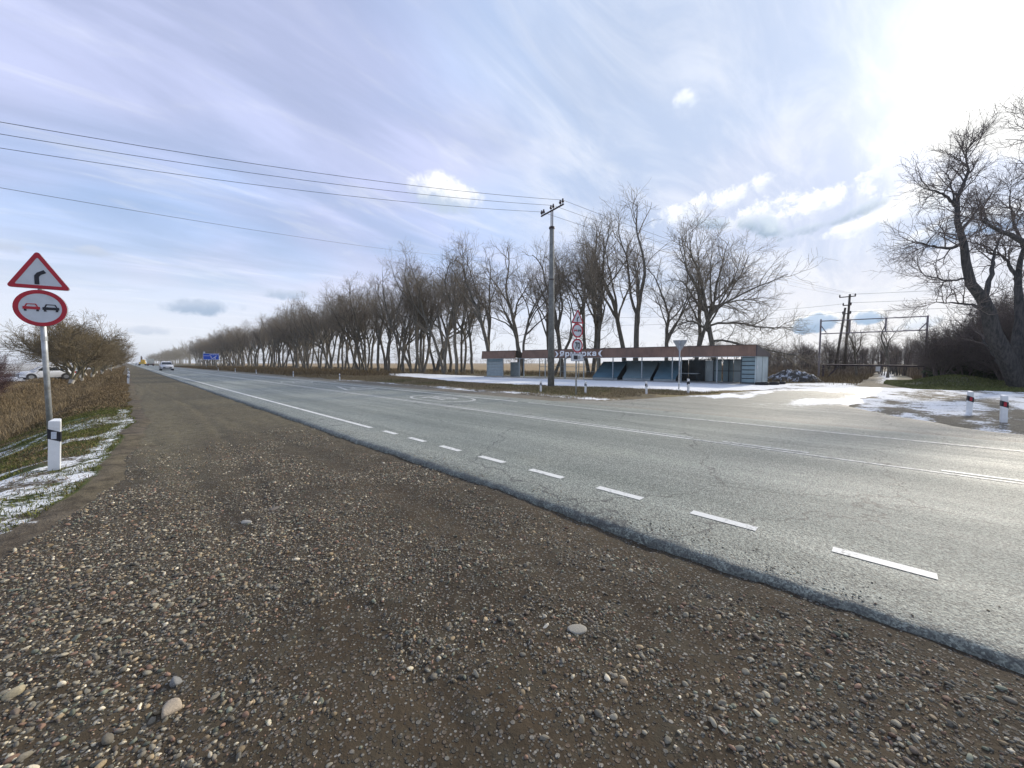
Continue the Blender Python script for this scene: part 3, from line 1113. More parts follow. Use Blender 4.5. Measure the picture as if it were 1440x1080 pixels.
me = mesh_np('coarse_gravel', P[NI:].reshape(-1, 3), (F[NI:] - F[NI].min()).reshape(-1, 3), M['stone'], col=C[NI:].reshape(-1, 3), smooth=True)
tag(link('coarse_gravel', me), 'rounded river pebbles lying loose on the brown shoulder', kind='stuff')
for i in range(NI):                                                  # the largest ones singly, parts of the shoulder
    c0 = np.array([x[i], y[i], 0.0])
    me = mesh_np('pebble', P[i] - c0, F[i] - F[i].min(), M['stone'], col=C[i], smooth=True)
    link('pebble', me, shoulder, (x[i], y[i], 0))

# grit spilled on to the asphalt edge
g = np.random.default_rng(205)
n = 2600
x, y = 2.93 + np.abs(g.normal(0, 0.16, n)), g.uniform(-1, 8, n)
ok = vnoise(x, y, 2.0, 94, 2) > 0.42
x, y = x[ok], y[ok]
keep_z = soil_z
soil_z = lambda a, b: np.interp(a, [2.9, 2.96, 3.1], [0.02, 0.045, 0.05])
P, F, C = stone_mesh('g', x, y, 0.0025 + 0.0065 * g.random(len(x)) ** 2, g, 1)
soil_z = keep_z
me = mesh_np('edge_grit', P.reshape(-1, 3), F.reshape(-1, 3), M['stone'], col=C.reshape(-1, 3), smooth=True)
tag(link('edge_grit', me), 'loose grit spilled along the broken asphalt edge', kind='stuff')

# a few stones one would notice
STONES = [(0.07, 2.06, 0.047, 0.055, (0.40, 0.33, 0.24), 'large tan oval stone half sunk in the gravel near the bottom left'),
          (1.62, 1.14, 0.046, 0.022, (0.30, 0.28, 0.23), 'flat pale whitish stone pressed into the mud of the shoulder'),
          (0.10, 2.22, 0.03, 0.04, (0.20, 0.20, 0.19), 'grey round stone just behind the large tan oval stone'),
          (0.70, 4.05, 0.045, 0.02, (0.36, 0.34, 0.29), 'pale long stone lying alone on the darker gravel further up'),
          (-0.39, 2.62, 0.032, 0.03, (0.36, 0.31, 0.2), 'ochre egg shaped stone on the pebble heap at the left'),
          (0.98, 4.3, 0.055, 0.018, (0.15, 0.13, 0.11), 'thin dark slab of stone lying on the shoulder')]
for X_, Y_, rr, hh, cc, lab in STONES:
    v0, f0 = ico(3)
    rs = np.random.default_rng(int(abs(X_ * 1000)) + 5)
    V = v0.copy()
    for j in range(6):
        dj = rs.normal(size=3)
        dj /= np.linalg.norm(dj)
        V = V - dj * (np.maximum(V @ dj - 0.5, 0) * rs.uniform(0.5, 0.95))[:, None]
    V = V * np.array([rr * 1.25, rr * 0.8, hh * 0.8])
    a = rs.uniform(0, 3.1)
    V[:, :2] = V[:, :2] @ np.array([[math.cos(a), -math.sin(a)], [math.sin(a), math.cos(a)]])
    me = mesh_np('stone', V, f0, M['stone'], col=np.tile(np.array(cc), (len(V), 1)), smooth=True)
    tag(link('stone', me, None, (X_, Y_, float(soil_z(np.array(X_), np.array(Y_))) + hh * 0.15)), lab, 'stone')


# ------------------------------------------------------------------ grass
def blades(name, x, y, z, h, w, c0, c1, seed, lean=0.5, label=None):
    g = np.random.default_rng(seed)
    n = len(x)
    a = g.uniform(0, 2 * np.pi, n)
    b_ = g.uniform(0, 2 * np.pi, n)
    hh = h * g.uniform(0.45, 1.25, n)
    ww = w * g.uniform(0.6, 1.3, n)
    ln = hh * lean * g.uniform(0.2, 1.5, n)
    dx, dy = np.cos(a) * ww, np.sin(a) * ww
    lx, ly = np.cos(b_) * ln, np.sin(b_) * ln
    base_ = np.stack([x, y, z - 0.01], -1)
    V = np.zeros((n, 5, 3))
    V[:, 0] = base_ + np.stack([-dx, -dy, 0 * dx], -1)
    V[:, 1] = base_ + np.stack([dx, dy, 0 * dx], -1)
    mid = base_ + np.stack([lx * 0.35, ly * 0.35, hh * 0.62], -1)
    V[:, 2] = mid + np.stack([-dx, -dy, 0 * dx], -1) * 0.75
    V[:, 3] = mid + np.stack([dx, dy, 0 * dx], -1) * 0.75
    V[:, 4] = base_ + np.stack([lx, ly, hh * np.clip(1.0 - 0.35 * ln / hh, 0.2, 1)], -1)
    f = np.array([[0, 1, 3], [0, 3, 2], [2, 3, 4]])
    F = f[None] + (np.arange(n) * 5)[:, None, None]
    t = g.random(n)[:, None] ** 1.2
    c = (np.array(c0) * (1 - t) + np.array(c1) * t) * g.uniform(0.7, 1.25, n)[:, None]
    me = mesh_np(name, V.reshape(-1, 3), F.reshape(-1, 3), M['blade'], col=np.repeat(c[:, None], 5, 1).reshape(-1, 3))
    return tag(link(name, me), label, kind='stuff')


def scatter(n, xr, yr, seed, cond=None, clump=0.5, sc=1.2):
    g = np.random.default_rng(seed)
    x, y = g.uniform(*xr, n), g.uniform(*yr, n)
    ok = vnoise(x, y, sc, seed % 90, 3) + g.normal(0, 0.06, n) > clump
    if cond is not None:
        ok &= cond(x, y)
    return x[ok], y[ok]


GREEN0, GREEN1 = (0.055, 0.075, 0.018), (0.20, 0.20, 0.055)
DRY0, DRY1 = (0.10, 0.07, 0.035), (0.27, 0.20, 0.11)
BRUSH0, BRUSH1 = (0.135, 0.10, 0.055), (0.35, 0.27, 0.16)

c = lambda x, y: (x - ledge(y) < -0.10) & ((left_snow(x, y) < 0.42) | (rng.random(len(x)) < 0.30))
x, y = scatter(200000, (-3.2, 0.2), (4, 20), 301, c, 0.42, 1.6)
x, y = x[:110000], y[:110000]
blades('verge_grass', x, y, ground_z(x, y), 0.055, 0.0035, GREEN0, GREEN1, 1, 0.9, 'short green and yellow grass on the left verge')
x, y = scatter(150000, (-3.2, 0.2), (4, 34), 302, c, 0.46, 0.9)
x, y = x[:60000], y[:60000]
blades('dry_verge_grass', x, y, ground_z(x, y), 0.06, 0.004, DRY0, DRY1, 2, 1.1, 'short dry grass on the left verge')
c = lambda x, y: (x - ledge(y) < -0.12) & (x - ledge(y) > -3.2)
x, y = scatter(120000, (-3.2, 0.3), (17, 64), 311, c, 0.34, 0.5)
blades('embankment_grass', x, y, ground_z(x, y), 0.10, 0.009, DRY0, DRY1, 13, 1.0, 'short tan grass on the embankment further down the left side')
c = lambda x, y: (x - ledge(y) < -2.3 + 0.9 * sst(y, 18, 34))
x, y = scatter(120000, (-8.5, -0.6), (13, 62), 303, c, 0.36, 0.5)
blades('dry_brush', x, y, ground_z(x, y), 0.34, 0.006, BRUSH0, BRUSH1, 3, 0.55, 'tall brown dry weeds filling the ditch on the left')
c = lambda x, y: (x - ledge(y) < -0.5)
x, y = scatter(60000, (-7.5, -0.2), (45, 220), 304, c, 0.40, 0.3)
blades('roadside_weeds', x, y, ground_z(x, y), 0.40, 0.02, BRUSH0, DRY1, 4, 0.6, 'dry weeds along the left embankment further down the road')

vg = lambda x, y: (poly_sd(x, y, APRON) < -0.5) & (poly_sd(x, y, LOT) < -0.1) & (x > 12.5 + 0.5 * (vnoise(x, y, 0.4, 7, 2) - .5))
x, y = scatter(160000, (12.4, 20), (5, 48), 305, vg, 0.38, 0.7)
blades('straw_grass', x, y, ground_z(x, y), 0.12, 0.006, (0.16, 0.12, 0.065), (0.40, 0.32, 0.19), 5, 0.8, 'dry grass on the verge between road and snowy lot')
x, y = scatter(60000, (13, 21), (5, 30), 306, vg, 0.56, 0.5)
blades('green_grass', x, y, ground_z(x, y), 0.11, 0.006, (0.06, 0.08, 0.02), (0.19, 0.19, 0.07), 6, 0.8, 'green grass tufts on the verge under the pole')
c = lambda x, y: (x > 12.8) & ((y > 46) | (x < 22))
x, y = scatter(70000, (12.3, 27), (40, 200), 307, c, 0.35, 0.2)
blades('tall_weeds', x, y, ground_z(x, y), 0.42, 0.018, DRY0, DRY1, 7, 0.6, 'tall dry weeds on the verge before the tree belt')
c = lambda x, y: (np.abs(y - 0.4) > 1.4) & ((x > 42) | (y > 0)) & ((x > 44) | (y > 1.5))
x, y = scatter(60000, (33, 62), (-8, 13), 308, c, 0.42, 0.35)
blades('barrier_weeds', x, y, ground_z(x, y), 0.40, 0.011, BRUSH0, DRY1, 8, 0.6, 'brown dry weeds round the barrier')
c = lambda x, y: (y < -0.3 + 0.25 * (x - 32))
x, y = scatter(90000, (30.6, 44), (-8, 0.6), 309, c, 0.30, 0.6)
blades('hummock_grass', x, y, ground_z(x, y), 0.12, 0.009, (0.07, 0.10, 0.03), (0.26, 0.26, 0.09), 9, 0.9, 'green grass on the hummock below the big tree')
g = np.random.default_rng(77)
x, y = g.uniform(52, 100, 60000), g.uniform(-14, 26, 60000)
ok = np.abs(y - 0.4 - 0.02 * (x - 42)) > 1.6 - 0.02 * (x - 52)
x, y = x[ok], y[ok]
blades('nursery_weeds', x, y, ground_z(x, y), 0.35 + 1.25 * vnoise(x, y, 0.35, 78, 3), 0.02, (0.11, 0.085, 0.06), (0.28, 0.21, 0.14), 12, 0.45, 'tall dark weeds filling the nursery rows beyond the barrier')
c = lambda x, y: (x > 30.9) | (y > 36)
x, y = scatter(70000, (27, 42), (8, 200), 310, c, 0.40, 0.3)
blades('belt_undergrowth', x, y, ground_z(x, y), 0.5, 0.012, BRUSH0, DRY1, 10, 0.6, 'dry undergrowth between the trunks of the tree belt')


# ------------------------------------------------------------------ trees
def tubes(groups):
    """groups: {(n,k): [(pts(n,3), r(n))]} -> V, F(quads)"""
    Vs, Fs, off = [], [], 0
    for (n, k), lst in groups.items():
        P = np.array([a for a, _ in lst])
        r = np.array([b_ for _, b_ in lst])
        T = np.gradient(P, axis=1)
        T /= np.linalg.norm(T, axis=2, keepdims=True) + 1e-9
        ref = np.where(np.abs(T[:, :1, 2:3]) > 0.8, np.array([1.0, 0, 0]), np.array([0, 0, 1.0]))
        U = np.cross(T, np.broadcast_to(ref, T.shape))
        U /= np.linalg.norm(U, axis=2, keepdims=True) + 1e-9
        Wv = np.cross(T, U)
        a = 2 * np.pi * np.arange(k) / k
        ring = P[:, :, None] + r[:, :, None, None] * (np.cos(a)[None, None, :, None] * U[:, :, None] + np.sin(a)[None, None, :, None] * Wv[:, :, None])
        m = len(lst)
        Vs.append(ring.reshape(-1, 3))
        bi = (np.arange(m) * n * k)[:, None, None] + (np.arange(n - 1) * k)[None, :, None]
        kk = np.arange(k)[None, None, :]
        k2 = (np.arange(k) + 1)[None, None, :] % k
        q = np.stack([bi + kk, bi + k2, bi + k + k2, bi + k + kk], -1).reshape(-1, 4) + off
        Fs.append(q)
        off += m * n * k
    return np.concatenate(Vs), np.concatenate(Fs)


def unit(v):
    return v / (math.sqrt(v[0] * v[0] + v[1] * v[1] + v[2] * v[2]) + 1e-12)


class Tree:
    def __init__(self, seed, spec):
        self.g = np.random.default_rng(seed)
        self.s = spec
        self.trunk, self.crown = {}, {}

    def put(self, lvl, pts, r):
        k = self.s['sides'][lvl]
        d = self.trunk if lvl < self.s.get('trunk_levels', 2) else self.crown
        d.setdefault((len(pts), k), []).append((pts, r))

    def path(self, p, d, L, lvl):
        s, g = self.s, self.g
        n = s['seg'][lvl]
        pts = [p]
        d = unit(d)
        W = g.normal(size=(n, 3)) * s['wig'][lvl]
        for i in range(n):
            d = d + W[i]
            d[2] += s['up'][lvl] / n
            d = unit(d)
            p = p + d * (L / n)
            pts.append(p)
        return np.array(pts)

    def side(self, pts, r, L, lvl):
        """children of level lvl along a branch of level lvl-1"""
        s, g = self.s, self.g
        if lvl >= len(s['num']):
            return
        lo, hi = s['num'][lvl]
        num = int(g.integers(lo, hi + 1))
        t0 = s['start'][lvl]
        n = len(pts) - 1
        for j in range(num):
            t = t0 + (1 - t0) * ((j + g.random()) / num)
            t = min(t, 0.999)
            f = t * n
            i = int(f)
            q = pts[i] + (pts[i + 1] - pts[i]) * (f - i)
            ax = unit(pts[i + 1] - pts[i])
            rr = r[i] + (r[i + 1] - r[i]) * (f - i)
            perp = unit(np.cross(ax, g.normal(size=3)))
            if lvl >= 2:
                perp[2] = perp[2] * 0.8 + 0.15
                perp = unit(perp)
            ang = math.radians(g.uniform(*s['ang'][lvl]))
            dd = ax * math.cos(ang) + perp * math.sin(ang)
            LL = s['len'][lvl] * g.uniform(0.6, 1.25) * (1.0 - s.get('taper', 0.45) * abs(t - 0.35))
            self.grow(q, dd, LL, min(rr * 0.72, s['rad'][lvl] * g.uniform(0.75, 1.2)), lvl)

    def grow(self, p, d, L, r0, lvl):
        s = self.s
        pts = self.path(np.array(p, dtype=float), np.array(d, dtype=float), L, lvl)
        n = len(pts)
        r1 = max(s['tip'], r0 * s['shrink'][lvl])
        r = np.linspace(r0, r1, n)
        if lvl == 0:
            r[0] *= 1.35
        self.put(lvl, pts, r)
        self.side(pts, r, L, lvl + 1)
        return pts, r


TALL = dict(sides=[9, 6, 4, 3, 3], seg=[8, 9, 5, 3, 2], wig=[0.075, 0.13, 0.17, 0.2, 0.22], up=[0.12, 0.42, 0.22, 0.12, 0.1],
            num=[None, (3, 5), (7, 9), (5, 6), (4, 4)], start=[0, 0.60, 0.26, 0.14, 0.1],
            ang=[None, (14, 36), (26, 54), (28, 60), (25, 60)], len=[7.0, 8.2, 2.7, 1.4, 0.8],
            rad=[0.21, 0.125, 0.042, 0.018, 0.0100], tip=0.007, shrink=[0.72, 0.22, 0.3, 0.45, 0.6], trunk_levels=2, taper=0.55)


def finish_tree(T, name='tree', bark_m=None, twig_m=None, loc=(0, 0, 0)):
    e = empty(name, loc)
    V, F = tubes(T.trunk)
    link('trunk', mesh_np('trunk', V, F, bark_m or M['bark'], smooth=True), e)
    V, F = tubes(T.crown)
    link('crown', mesh_np('crown', V, F, twig_m or M['twig'], smooth=False), e)
    return e


def tall_tree(seed, H=15.5, fork=None, lean=(0, 0)):
    T = Tree(seed, TALL)
    g = T.g
    tl = H * g.uniform(0.38, 0.50)
    stems = fork or 1
    for i in range(stems):
        a = g.uniform(0, 6.28)
        d = np.array([math.cos(a) * 0.16 * (stems > 1) + lean[0], math.sin(a) * 0.16 * (stems > 1) + lean[1], 1.0])
        p0 = np.array([math.cos(a), math.sin(a), 0]) * (0.22 if stems > 1 else 0) + np.array([0, 0, -0.1])
        T.grow(p0, d, tl * g.uniform(0.9, 1.1), 0.23 if stems == 1 else 0.17, 0)
        # thin epicormic branches low on the trunk
        pts, r = T.trunk[(9, 9)][-1]
        for j in range(int(g.integers(2, 6))):
            i_ = int(g.integers(2, 7))
            b = g.uniform(0, 6.28)
            T.grow(pts[i_], np.array([math.cos(b), math.sin(b), 0.45]), g.uniform(1.2, 2.6), 0.03, 2)
    # leader continues through the crown
    pts, r = T.trunk[(9, 9)][0]
    T.grow(pts[-1], pts[-1] - pts[-2], H * 0.44, r[-1] * 0.9, 1)
    return T


VAR = []
for i, (sd, H, fk, ln) in enumerate([(1, 15.5, None, (0, 0)), (2, 15.0, 2, (0, 0)), (3, 16.0, None, (0.08, 0.02)), (4, 14.5, 2, (0, 0)),
                                     (5, 15.5, None, (-0.07, 0.05)), (6, 15.0, 3, (0, 0)), (9, 16.2, None, (0.03, -0.06))]):
    e = finish_tree(tall_tree(sd, H, fk, ln))
    VAR.append(e)
VTOP = [max(max(v.co.z for v in ch.data.vertices) for ch in e.children if ch.name.startswith('crown')) for e in VAR]
used = set()


def place(protos, i, loc, rz, h=None, label=None, cat='tree', group=None, top=None):
    o = protos[i]
    key = o.name
    if key in used:
        o = copy_tree(protos[i])
    used.add(key)
    o.location = loc
    o.rotation_euler = (0, 0, rz)
    s = (h / top) if h else 1.0
    o.scale = (s, s, s)
    tag(o, label, cat, group)
    return o


# trees standing behind the market stalls, from the right end
NEAR = [  # x, y, height, variant, label
    (34.9, 12.8, 14.6, 3, 'bare forked tree second from the right end of the belt'),
    (35.6, 15.2, 11.0, 0, 'smaller leaning bare tree behind the right half of the stalls'),
    (33.6, 17.2, 16.2, 2, 'tallest bare tree, behind the slanted blue boards of the stalls'),
    (35.0, 19.0, 15.4, 4, 'bare tree just left of the tallest one behind the stalls'),
    (33.2, 21.0, 15.0, 6, 'straight bare tree behind the red bordered speed sign'),
    (34.8, 23.0, 15.2, 5, 'three stemmed bare tree behind the white lettering'),
    (32.4, 24.8, 14.0, 0, 'bare tree just right of the concrete pole'),
    (33.8, 27.4, 14.6, 1, 'bare tree just left of the concrete pole'),
    (31.6, 29.8, 13.2, 3, 'bare tree over the gap in the brown fascia'),
    (33.2, 32.0, 15.8, 2, 'bare tree rising behind the left end of the stalls'),
    (30.8, 34.4, 16.2, 4, 'tall rounded bare tree beside the left end of the stalls'),
]
T = tall_tree(91, 14.8, None, (0.02, -0.02))
g = np.random.default_rng(92)
for zz, up_, L_, side in ((3.3, 0.28, 7.4, 1.0), (4.6, 0.42, 6.8, 1.0), (6.2, 0.55, 5.6, 0.8), (4.0, 0.9, 5.0, -0.7), (5.4, 0.75, 5.0, 0.9)):
    old = T.s
    T.s = dict(T.s, up=[0.1, -0.02, 0.1, 0.15, 0.1], wig=[0.05, 0.17, 0.19, 0.2, 0.22], start=[0, 0.5, 0.12, 0.12, 0.1], num=[None, (4, 5), (13, 15), (6, 8), (4, 5)])
    tp = T.trunk[(9, 9)][0][0]
    q = np.array([np.interp(zz, tp[:, 2], tp[:, k]) for k in range(3)])
    T.grow(q, np.array([0.70 * side + g.normal(0, 0.15), -0.70 * side + g.normal(0, 0.15), up_]), L_, 0.11, 1)
    T.s = old
o = finish_tree(T, 'tree', loc=(35.7, 11.1, 0))
tag(o, 'broad bare tree with long low boughs, last in the belt at its right end', 'tree', 'bare trees of the shelter belt')
for j, (x_, y_, h_, v_, lab) in enumerate(NEAR):
    place(VAR, v_, (x_, y_, 0), random.uniform(0, 6.28), h_ * 1.07, lab, 'tree', 'bare trees of the shelter belt', VTOP[v_])
cnt = 0
g = np.random.default_rng(5)
for row, (x0, y0, y1, st_) in enumerate([(29.2, 38, 300, 3.5), (33.2, 36.5, 300, 3.9)]):
    y_ = y0
    while y_ < y1:
        v_ = int(g.integers(0, len(VAR)))
        place(VAR, v_, (x0 + g.normal(0, 0.6), y_ + g.normal(0, 0.6), 0), g.uniform(0, 6.28), g.uniform(14.6, 17.2),
              'bare grey tree of the long belt running beside the road', 'tree', 'bare trees of the shelter belt', VTOP[v_])
        y_ += st_ * g.uniform(0.7, 1.3) * (1 + 0.35 * (y_ > 120))
        cnt += 1
print('belt trees', cnt)


# far end of the belt and far woods: one mass each
def wood_mass(name, spots, seed, mat, label, n_br=70):
    g = np.random.default_rng(seed)
    d = {}
    for (x_, y_, h_) in spots:
        p0 = np.array([x_, y_, 0.0])
        d.setdefault((2, 3), []).append((np.array([p0, p0 + [0, 0, h_ * 0.6]]), np.array([0.2, 0.12])))
        for j in range(n_br):
            a = g.uniform(0, 6.28)
            t = g.random()
            rr = h_ * 0.26 * math.sqrt(g.random())
            q = p0 + np.array([math.cos(a) * rr, math.sin(a) * rr, h_ * (0.3 + 0.55 * t)])
            ll = h_ * g.uniform(0.10, 0.26)
            e = q + np.array([math.cos(a) * ll * 0.5, math.sin(a) * ll * 0.5, ll])
            d[(2, 3)].append((np.array([q, e]), np.array([0.055, 0.02]) * h_ / 15))
    V, F = tubes(d)
    return tag(link(name, mesh_np(name, V, F, mat)), label, kind='stuff')


g = np.random.default_rng(8)
wood_mass('treeline', [(g.uniform(24, 40), y_, g.uniform(11, 16)) for y_ in np.linspace(330, 900, 110)], 1, M['twig_far'],
          'end of the tree belt far down the road, reading as one brown mass', 90)
wood_mass('horizon_wood', [(g.uniform(-70, 10), g.uniform(1000, 1250), g.uniform(9, 15)) for _ in range(60)], 2, M['twig_far'],
          'dark wood on the horizon at the end of the road', 60)
wood_mass('field_hedgerow', [(x_ * 1.0, 260 + g.uniform(-20, 20) + 0.4 * x_, g.uniform(6, 11)) for x_ in np.linspace(90, 640, 150)], 3, M['twig_far'],
          'low wood on the horizon beyond the straw field', 50)

# ---- left row: low spreading trees with whitewashed feet
SPREAD = dict(sides=[8, 6, 4, 3, 3], seg=[4, 6, 5, 3, 2], wig=[0.08, 0.14, 0.16, 0.18, 0.2], up=[0.0, 0.22, 0.12, 0.12, 0.1],
              num=[None, (4, 5), (8, 10), (7, 9), (5, 6)], start=[0, 0.5, 0.2, 0.15, 0.1],
              ang=[None, (25, 50), (28, 58), (28, 60), (25, 60)], len=[2.0, 4.2, 2.0, 1.15, 0.6],
              rad=[0.16, 0.11, 0.05, 0.024, 0.013], tip=0.009, shrink=[0.75, 0.3, 0.3, 0.45, 0.6], trunk_levels=2, taper=0.4)
LV = []
for sd in (31, 32, 33):
    T = Tree(sd, SPREAD)
    for j in range(2):
        a = T.g.uniform(0, 6.28)
        T.grow(np.array([0.2 * math.cos(a), 0.2 * math.sin(a), -0.1]), np.array([0.28 * math.cos(a) + 0.12, 0.28 * math.sin(a), 1.0]), 2.2, 0.125, 0)
    feet = [(p[:3].copy(), r[:3].copy()) for (p, r) in T.trunk[(5, 8)]]
    e = finish_tree(T, 'roadside_tree', M['bark_olive'], M['twig_olive'])
    V, F = tubes({(3, 8): [(np.array([p[0], p[1], p[1] + (p[2] - p[1]) * 0.35]), np.array([r[0] * 0.8, r[1], r[1]]) + 0.008) for p, r in feet]})
    tr = [ch for ch in e.children if ch.name.startswith('trunk')][0]
    link('whitewashed_foot', mesh_np('whitewashed_foot', V, F, M['whitewash'], smooth=True), tr)
    LV.append(e)
LTOP = [max(max(v.co.z for v in ch.data.vertices) for ch in e.children if ch.name.startswith('crown')) for e in LV]
LEFT = [(-4.5, 60), (-4.3, 70), (-4.8, 79), (-4.2, 88), (-4.6, 98), (-4.0, 108), (-4.6, 118), (-4.2, 129), (-4.6, 140), (-4.1, 152),
        (-4.6, 165), (-4.3, 178), (-4.5, 192), (-4.2, 207), (-4.5, 223), (-4.3, 240)]
for j, (x_, y_) in enumerate(LEFT):
    lab = {0: 'nearest olive barked tree with whitewashed foot in the left row',
           1: 'second olive barked tree with whitewashed foot in the left row'}.get(j, ('third olive barked tree with whitewashed foot in the left row' if j == 2 else 'low spreading bare tree with whitewashed foot in the far part of the left row'))
    place(LV, j % 3, (x_, y_, float(ground_z(x_, y_)) - 0.02), random.uniform(0, 6.28), 8.4 + random.uniform(-0.5, 0.7), lab, 'tree',
          'whitewashed trees along the left side', LTOP[j % 3])

# ---- shrubs
SHRUB = dict(sides=[5, 4, 3, 3], seg=[6, 5, 3, 2], wig=[0.12, 0.15, 0.18, 0.2], up=[0.25, 0.2, 0.15, 0.1],
             num=[None, (6, 9), (5, 7), (4, 5)], start=[0, 0.2, 0.15, 0.1],
             ang=[None, (25, 55), (25, 60), (25, 60)], len=[3.0, 1.3, 0.7, 0.4],
             rad=[0.035, 0.018, 0.010, 0.007], tip=0.005, shrink=[0.3, 0.4, 0.5, 0.6], trunk_levels=1, taper=0.4)


def shrub(seed, stems, mat, name='bare_shrub', L=3.0, tilt=0.5):
    sp = dict(SHRUB)
    sp['len'] = [L, 1.3, 0.7, 0.4]
    T = Tree(seed, sp)
    for j in range(stems):
        a = T.g.uniform(0, 6.28)
        k = T.g.uniform(0.1, tilt)
        T.grow(np.array([math.cos(a) * 0.25 * T.g.random(), math.sin(a) * 0.25 * T.g.random(), -0.05]),
               np.array([math.cos(a) * k, math.sin(a) * k, 1.0]), L * T.g.uniform(0.6, 1.1), 0.035, 0)
    e = empty(name)
    V, F = tubes(T.trunk)
    link('stem', mesh_np('stem', V, F, mat, smooth=True), e)
    V, F = tubes(T.crown)
    link('crown', mesh_np('crown', V, F, mat), e)
    return e


SR = [shrub(41, 12, M['twig_red'], L=2.6), shrub(42, 12, M['twig_red'], L=2.3, tilt=0.8)]
for j, (x_, y_, h_) in enumerate([(-7.6, 26, 1.25), (-8.3, 29.5, 1.4), (-7.3, 31, 1.0), (-6.9, 35, 1.0), (-8.0, 38, 1.15), (-6.5, 41, 0.9), (-7.5, 46, 1.0),
                                  (-9.4, 33, 1.5), (-6.2, 30, 0.7), (-5.9, 37, 0.65)]):
    o = place(SR, j % 2, (x_, y_, float(ground_z(x_, y_))), random.uniform(0, 6.28), None,
              'reddish bare shrub in the thicket at the left edge behind the sign', 'shrub', 'bare shrubs of the left thicket')
    o.scale = (h_, h_, h_)

SD = [shrub(51, 16, M['twig_dark'], L=3.2, tilt=0.6), shrub(52, 18, M['twig_dark'], L=2.8, tilt=0.9)]
pts_r = [(38.5, -2.0, 0.9), (40.5, -3.6, 1.3), (39.5, -5.2, 1.45), (42.5, -2.4, 1.1), (43, -5.0, 1.6), (38.0, -6.2, 1.5), (41.5, -6.8, 1.7), (45.5, -4.0, 1.4),
         (36.6, -7.4, 1.5), (40.0, -8.4, 1.8), (46, -7, 1.7), (34.8, -7.0, 1.2), (44.5, -9, 1.9), (49, -5.2, 1.4), (37.0, -4.6, 0.9), (47.5, -3.0, 1.0)]
for j, (x_, y_, h_) in enumerate(pts_r):
    o = place(SD, j % 2, (x_, y_, float(ground_z(x_, y_)) - 0.05), random.uniform(0, 6.28), None,
              'dark bare shrub in the thicket behind the big tree on the right', 'shrub', 'dark shrubs of the right thicket')
    o.scale = (h_, h_, h_)


# dark green evergreen bush at the edge of the thicket
def evergreen(seed, w, h):
    g = np.random.default_rng(seed)
    T = Tree(seed, dict(SHRUB, len=[h * 0.8, 0.8, 0.4, 0.25], trunk_levels=1))
    for j in range(7):
        a = g.uniform(0, 6.28)
        T.grow(np.array([0, 0, -0.05]), np.array([math.cos(a) * 0.6, math.sin(a) * 0.6, 1.0]), h * 0.75, 0.03, 0)
    e = empty('evergreen_bush')
    V, F = tubes(T.trunk)
    link('stem', mesh_np('stem', V, F, M['bark_dark'], smooth=True), e)
    n = 9000
    u = g.normal(size=(n, 3))
    u /= np.linalg.norm(u, axis=1, keepdims=True)
    rr = g.random(n) ** 0.33
    lump = 0.72 + 0.5 * vnoise(u[:, 0] * 2 + 5, u[:, 1] * 2 + u[:, 2] * 2 + 5, 1.0, 11, 2)
    c = u * rr[:, None] * lump[:, None] * np.array([w, w, h * 0.55]) + np.array([0, 0, h * 0.45])
    c[:, 2] = np.abs(c[:, 2])
    s = g.uniform(0.04, 0.085, n)[:, None, None]
    q = g.normal(size=(n, 3, 3)) * s
    V = (c[:, None] + q).reshape(-1, 3)
    F = np.arange(n * 3).reshape(-1, 3)
    t = g.random(n)[:, None]
    colr = np.array((0.035, 0.06, 0.03)) * (1 - t) + np.array((0.085, 0.11, 0.05)) * t
    link('foliage', mesh_np('foliage', V, F, M['blade'], col=np.repeat(colr[:, None], 3, 1).reshape(-1, 3)), e)
    return e


EV = [evergreen(61, 1.7, 2.7), evergreen(62, 1.5, 2.2)]
for j, (x_, y_, s_, lab) in enumerate([(42.2, -3.4, 1.15, 'dark green bush right of the barrier post'), (44.0, -4.6, 1.35, 'larger dark green bush behind the hummock'),
                                       (40.2, -4.8, 0.9, 'low dark green bush beside the big trunk')]):
    o = place(EV, j % 2, (x_, y_, 0), j * 2.0, None, lab, 'bush', 'evergreen bushes on the right')
    o.scale = (s_, s_, s_)

# nursery saplings in rows beyond the barrier
SAP = dict(sides=[5, 3, 3], seg=[5, 4, 2], wig=[0.05, 0.12, 0.18], up=[0.1, 0.5, 0.2], num=[None, (16, 20), (7, 9)], start=[0, 0.15, 0.1],
           ang=[None, (30, 55), (25, 55)], len=[3.1, 1.15, 0.5], rad=[0.04, 0.015, 0.009], tip=0.006, shrink=[0.3, 0.4, 0.6], trunk_levels=1, taper=0.6)
SP = []
for sd in (71, 72, 73):
    T = Tree(sd, SAP)
    for j in range(2):
        T.grow(np.array([0.15 * j, 0.1 * j, -0.05]), np.array([0.05, 0.03, 1.0]), 3.1, 0.04, 0)
    SP.append(finish_tree(T, 'sapling', M['bark_dark'], M['twig_dark']))
g = np.random.default_rng(15)
n = 0
for row in range(4):
    d0 = 58 + row * 9
    for a in np.linspace(1.36, 1.665, 30 + row * 3):
        x_, y_ = d0 * math.sin(a) * 1.05 + g.normal(0, 0.8), d0 * math.cos(a) * 1.05 + g.normal(0, 0.8)
        o = place(SP, n % 3, (x_, y_, 0), g.uniform(0, 6.28), None, 'thin dark sapling in the nursery rows beyond the barrier', 'sapling', 'nursery saplings beyond the barrier')
        s_ = g.uniform(0.85, 1.15)
        o.scale = (s_, s_, s_)
        n += 1
print('saplings', n)
g = np.random.default_rng(16)
